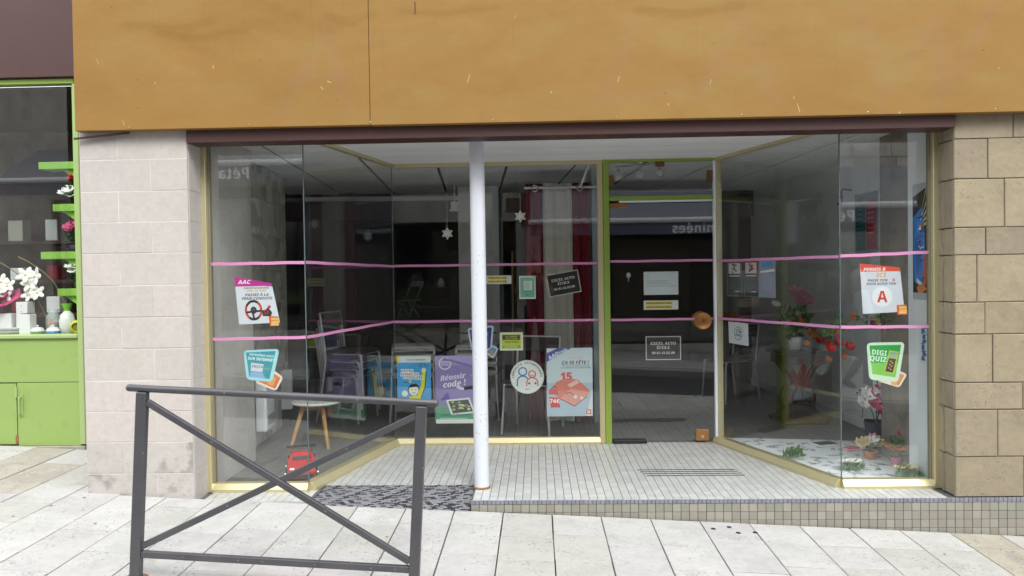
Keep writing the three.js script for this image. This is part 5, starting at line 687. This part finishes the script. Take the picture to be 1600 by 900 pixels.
// ---------------------------------------------------------------- the other side of the street (seen in the glass)
{
  const Z = 8.3, o = thing('facing_building', 'stone building across the street with dark shop windows and tall upper windows', 'building');
  const holes = [rect(-9.4, -3.3, 0.45, 2.95), rect(-2.95, -0.4, 0.45, 2.45), rect(0.1, 6.4, -0.1, 2.3)], ups = []; for (let k = -3; k < 3; k++) ups.push([k * 3.0 + 0.4, k * 3.0 + 1.7]);
  const all = [...holes, ...ups.map(([a, b]) => rect(a, b, 4.3, 5.2))];
  mesh(o, 'wall', poly([[-14, -1.2], [14, -1.2], [14, 5.5], [-14, 5.5]], 0.4, all), M.oppStone[0], [0, 0, Z]);
  // brown boards above the wide shop window, dressed stone beyond them
  for (let j = 0; j < 5; j++) { let x = -0.3 - (j % 2) * 0.3; while (x < 6.6) { const L = rr(0.5, 0.9), wood = x < 4.1; mesh(o, wood ? 'board' : 'stone', cham(L - 0.012, 0.285, 0.03, 0.006), (wood ? M.plank : M.oppStone)[Math.floor(rnd() * 3)], [x + L / 2, 2.48 + j * 0.3, Z], [0, Math.PI, 0]); x += L; } }
  for (const [x0, x1, y0, y1] of [[-9.4, -3.3, 0.45, 2.95], [-2.95, -0.4, 0.45, 2.45], [0.1, 6.4, -0.1, 2.3]]) { mesh(o, 'shop_window', new THREE.BoxGeometry(x1 - x0, y1 - y0, 0.008), M.glass, [(x0 + x1) / 2, (y0 + y1) / 2, Z + 0.15]); mesh(o, 'window_frame', cat([span(x0, x1, y0 - 0.0, y0 + 0.05, Z + 0.1, Z + 0.2), span(x0, x1, y1 - 0.06, y1, Z + 0.1, Z + 0.2), span(x0, x0 + 0.05, y0 + 0.051, y1 - 0.061, Z + 0.1, Z + 0.2), span(x1 - 0.05, x1, y0 + 0.051, y1 - 0.061, Z + 0.1, Z + 0.2)]), M.dark); }
  for (const [a, b] of ups) { const f = mesh(o, 'upper_window', cat([span(a, b, 4.3, 4.36, Z + 0.1, Z + 0.16), span(a, b, 5.14, 5.2, Z + 0.1, Z + 0.16), span(a, a + 0.06, 4.361, 5.139, Z + 0.1, Z + 0.16), span(b - 0.06, b, 4.361, 5.139, Z + 0.1, Z + 0.16), span((a + b) / 2 - 0.04, (a + b) / 2 + 0.04, 4.361, 5.139, Z + 0.1, Z + 0.16)]), M.white); mesh(f, 'window_pane', new THREE.BoxGeometry(b - a - 0.13, 0.77, 0.008), M.glass, [(a + b) / 2, 4.75, Z + 0.17]); mesh(o, 'window_sill', rspan(a - 0.12, b + 0.12, 4.17, 4.298, Z - 0.12, Z + 0.08, 0.01), M.oppStone[2]); }
  mesh(o, 'back_wall', span(-13, 13, -1.2, 5.5, Z + 2.6, Z + 2.8), M.deepShade); mesh(o, 'inner_floor', span(-13, 13, -1.2, 0.38, Z + 0.401, Z + 2.6), M.floorIn); mesh(o, 'inner_ceiling', span(-13, 13, 3.0, 3.2, Z + 0.401, Z + 2.6), M.deepShade);
  mesh(o, 'roof', span(-14, 14, 5.501, 5.7, Z - 0.2, Z + 6), M.dark); mesh(o, 'window_ledge', rspan(-3.05, -0.3, 0.36, 0.449, Z - 0.1, Z + 0.09, 0.01), M.slab[2]);
  // awnings
  function awning(label, x0, x1, y, words) {
    const a = thing('awning', label, 'awning', [0, 0, 0]); const zf = 7.05;
    mesh(a, 'canvas', bar(V((x0 + x1) / 2, y + 0.02, zf), V((x0 + x1) / 2, y + 0.75, Z - 0.01), x1 - x0, 0.015, 0.003), M.awning); mesh(a, 'front_tube', new THREE.CylinderGeometry(0.05, 0.05, x1 - x0 + 0.06, 20).rotateZ(Math.PI / 2), M.white, [(x0 + x1) / 2, y, zf - 0.03]);
    const w = x1 - x0, h = 0.21, g = new THREE.BoxGeometry(w, h, 0.006), p = g.attributes.position, uv = g.attributes.uv, n = g.attributes.normal; for (let i = 0; i < p.count; i++) uv.setXY(i, n.getZ(i) < 0 ? 0.5 - p.getX(i) / w : 0.5 + p.getX(i) / w, p.getY(i) / h + 0.5);
    const W = 2048, H = Math.round(2048 * h / w); const t = canvasTex(W, H, c => { c.fillStyle = '#5c6174'; c.fillRect(0, 0, W, H); for (const [s, x, size] of words) text(c, s, (x1 - x) / w * W, H * 0.52, size / w * W, '#ffffff', { align: 'left', weight: 'bold' }); });
    mesh(a, 'valance', g, std({ map: t, roughness: 0.85 }), [(x0 + x1) / 2, y - 0.155, zf - 0.02]);
  }
  awning('grey shop awning with a white front tube, left part of the facing building', -9.6, -3.2, 3.15, [['Pétales', -4.42, 0.235]]);
  awning('grey lettered awning with a white front tube over the wide facing shop window', -0.1, 6.35, 2.33, [['Pétales enluminées', 4.86, 0.245]]);
  // folding chairs and a small table in the facing window
  const steel = flat([0.45, 0.55, 0.58], 0.5), redM = flat([0.3, 0.04, 0.03], 0.5);
  function folding(label, x, z, turn) { const c = thing('folding_chair', label, 'chair', [x, 0.385, z], turn, 'folding chairs in the facing shop window'); mesh(c, 'seat', rbx(0.4, 0.02, 0.38, 0.006), steel, [0, 0.45, 0]); mesh(c, 'backrest', rbx(0.4, 0.12, 0.015, 0.006), steel, [0, 0.8, -0.24]); for (const s of [-1, 1]) { mesh(c, 'leg', tube([V(s * 0.19, 0, 0.22), V(s * 0.19, 0.86, -0.25)], 0.011), steel); mesh(c, 'leg', tube([V(s * 0.17, 0, -0.22), V(s * 0.17, 0.45, 0.16)], 0.011), steel); } }
  folding('pale folding chair beside the small red table', -1.25, Z + 0.75, 2.5); folding('pale folding chair on the other side of the small red table', -2.75, Z + 0.8, -2.4);
  const t = thing('bistro_table', 'small red folding table in the facing shop window', 'table', [-2.0, 0.385, Z + 0.8]); mesh(t, 'tabletop', lathe([[0, 0], [0.33, 0], [0.33, 0.02], [0, 0.02]], 28), redM, [0, 0.7, 0]); for (const s of [-1, 1]) mesh(t, 'leg', tube([V(-s * 0.25, 0, s * 0.03), V(s * 0.25, 0.7, s * 0.03)], 0.012), redM);
  const j = thing('lidded_jar', 'white lidded jar standing on the small red table', 'jar', [-2.05, 1.106, Z + 0.8]); mesh(j, 'jar', lathe([[0, 0], [0.07, 0], [0.08, 0.1], [0.05, 0.15], [0, 0.16]], 20), M.ceramic); mesh(j, 'lid', lathe([[0.055, 0.152], [0.03, 0.19], [0, 0.2]], 18), M.ceramic);
}
// ---------------------------------------------------------------- people (seen in the glass)
function blend(bones, size, res, centre, k = 0.03) { // bones: [ax, ay, az, bx, by, bz, ra, rb, colour]
  const mc = new MarchingCubes(res, new THREE.MeshBasicMaterial(), false, false, 400000); mc.isolation = 0;
  const B = bones.map(b => { const d = [b[3] - b[0], b[4] - b[1], b[5] - b[2]]; return { b, d, l: d[0] ** 2 + d[1] ** 2 + d[2] ** 2 || 1e-9 }; });
  const dist = (x, y, z, q) => { const { b, d, l } = q; let t = ((x - b[0]) * d[0] + (y - b[1]) * d[1] + (z - b[2]) * d[2]) / l; t = Math.min(1, Math.max(0, t)); return Math.hypot(x - b[0] - t * d[0], y - b[1] - t * d[1], z - b[2] - t * d[2]) - (b[6] + (b[7] - b[6]) * t); };
  for (let i = 0; i < res; i++) for (let j = 0; j < res; j++) for (let m = 0; m < res; m++) {
    const x = centre[0] + (m - res / 2) / (res / 2) * size, y = centre[1] + (j - res / 2) / (res / 2) * size, z = centre[2] + (i - res / 2) / (res / 2) * size; let s = 1;
    for (const q of B) { const e = dist(x, y, z, q), h = Math.max(k - Math.abs(s - e), 0) / k; s = Math.min(s, e) - h * h * k * 0.25; }
    mc.field[i * res * res + j * res + m] = -s;
  }
  mc.update(); const n = mc.count, pos = new Float32Array(n * 3), col = new Float32Array(n * 3);
  for (let v = 0; v < n; v++) { const x = pos[3 * v] = centre[0] + mc.positionArray[3 * v] * size, y = pos[3 * v + 1] = centre[1] + mc.positionArray[3 * v + 1] * size, z = pos[3 * v + 2] = centre[2] + mc.positionArray[3 * v + 2] * size; let best = 9, c; for (const q of B) { const e = dist(x, y, z, q); if (e < best) { best = e; c = q.b[8]; } } col.set(c, 3 * v); }
  let g = new THREE.BufferGeometry(); g.setAttribute('position', new THREE.BufferAttribute(pos, 3)); g.setAttribute('color', new THREE.BufferAttribute(col, 3)); g = mergeVertices(g, 1e-4); g.computeVertexNormals(); return g;
}
function person(label, pos, turn, c, pose) {
  const p = thing('person', label, 'person', pos, turn), S = c.skin, T = c.top, L = c.legs, B = [];
  const add = (a, b, ra, rb, col) => B.push([...a, ...b, ra, rb, col]);
  add([0, 0.92, 0], [0, 1.05, 0], 0.13, 0.12, T); add([-0.06, 1.1, 0], [-0.08, 1.3, 0.0], 0.11, 0.115, T); add([0.06, 1.1, 0], [0.08, 1.3, 0], 0.11, 0.115, T); add([-0.15, 1.36, 0], [0.15, 1.36, 0], 0.065, 0.065, T);
  add([0, 1.38, 0], [0, 1.46, 0.01], 0.055, 0.05, S); add([0, 1.53, 0.02], [0, 1.6, 0.005], 0.078, 0.09, S); add([0, 1.53, 0.1], [0, 1.555, 0.09], 0.012, 0.01, S); for (const s of [-1, 1]) add([s * 0.085, 1.56, 0], [s * 0.09, 1.58, -0.005], 0.014, 0.016, S);
  for (const s of [-1, 1]) { const q = pose[s < 0 ? 0 : 1]; add([s * 0.09, 0.9, 0], q.knee, 0.09, 0.062, L); add(q.knee, q.ankle, 0.062, 0.042, L); add(q.ankle, [q.ankle[0], 0.035, q.ankle[2] + 0.13], 0.045, 0.035, c.shoe); add([s * 0.18, 1.35, 0], q.elbow, 0.056, 0.044, q.sleeve ? T : T); add(q.elbow, q.wrist, 0.042, 0.03, c.forearm); const h = q.hand ?? [q.wrist[0], q.wrist[1] - 0.07, q.wrist[2] + 0.01]; add(q.wrist, h, 0.028, 0.03, S);
    for (let f = 0; f < 4; f++) { const dx = (f - 1.5) * 0.016; add([h[0] + dx * (q.flat ?? 0.4), h[1] + dx * 0.8, h[2]], [h[0] + dx * (q.flat ?? 0.4) - s * 0.025, h[1] + dx * 0.8 - 0.03, h[2] + 0.045], 0.0095, 0.008, S); } add(h, [h[0] - s * 0.05, h[1] + 0.02, h[2] + 0.01], 0.011, 0.009, S); }
  const m = mesh(p, 'body', blend(B, 0.9, 96, [0, 0.86, 0], 0.025), std({ vertexColors: true, roughness: 0.75 }));
  mesh(p, 'hair', blend([[0, 1.6, -0.025, 0, 1.63, -0.01, 0.088, 0.09, [1, 1, 1]], [0, 1.54, -0.05, 0, 1.6, -0.04, 0.066, 0.08, [1, 1, 1]]], 0.2, 40, [0, 1.58, 0], 0.02), flat(c.hair, 0.8));
  return p;
}
{
  const skin = [0.5, 0.29, 0.2], px = -0.03, pz = 5.42, py = -0.125 - SL * px;
  const a = person('person in a dark top and trousers holding up a phone to take a photo', [px, py, pz], Math.PI, { skin, forearm: skin, top: [0.03, 0.032, 0.045], legs: [0.02, 0.022, 0.03], shoe: [0.03, 0.03, 0.03], hair: [0.03, 0.022, 0.016] }, [{ knee: [-0.11, 0.49, 0.03], ankle: [-0.12, 0.08, 0], elbow: [-0.3, 1.19, 0.2], wrist: [-0.1, 1.44, 0.5], hand: [-0.07, 1.46, 0.55] }, { knee: [0.11, 0.49, 0.03], ankle: [0.12, 0.08, 0], elbow: [0.3, 1.19, 0.2], wrist: [0.1, 1.44, 0.5], hand: [0.07, 1.46, 0.55] }]);
  const ph = thing('phone', 'black phone held up with both hands', 'phone', [0.0, 1.335, 4.815 + 0.012]); mesh(ph, 'case', rbx(0.15, 0.074, 0.009, 0.004), M.black, [0, 0, 0.006]); mesh(ph, 'screen', bx(0.135, 0.064, 0.001), M.dark, [0, 0, 0.0112]);
  const qx = 4.64, qz = 6.4, qy = -0.125 - SL * qx;
  const b = person('grey haired person in a pale grey shirt walking with a backpack', [qx, qy, qz], Math.PI / 2, { skin, forearm: skin, top: [0.42, 0.45, 0.48], legs: [0.06, 0.065, 0.09], shoe: [0.04, 0.035, 0.03], hair: [0.45, 0.44, 0.42] }, [{ knee: [-0.1, 0.5, 0.16], ankle: [-0.1, 0.09, 0.14], elbow: [-0.24, 1.08, -0.12], wrist: [-0.24, 0.86, 0.02] }, { knee: [0.1, 0.48, 0.0], ankle: [0.1, 0.11, -0.24], elbow: [0.24, 1.08, 0.06], wrist: [0.22, 0.88, 0.22] }]);
  const bk = thing('backpack', 'dark grey backpack worn by the grey haired person', 'backpack', [qx - 0.21, qy, qz], Math.PI / 2); mesh(bk, 'bag', rbx(0.28, 0.42, 0.15, 0.05, 4), flat([0.09, 0.1, 0.12], 0.8), [0, 1.18, 0]); for (const s of [-1, 1]) mesh(bk, 'strap', tube([V(s * 0.1, 1.36, 0.06), V(s * 0.11, 1.43, 0.18), V(s * 0.12, 1.36, 0.32), V(s * 0.13, 1.16, 0.34), V(s * 0.14, 1.02, 0.24), V(s * 0.12, 1.0, 0.07)], 0.014, 24, 8), flat([0.09, 0.1, 0.12], 0.8)); mesh(bk, 'pocket', rbx(0.22, 0.18, 0.05, 0.02, 3), flat([0.07, 0.08, 0.1], 0.8), [0, 1.08, -0.09]);
}
renderer.render(scene, camera);
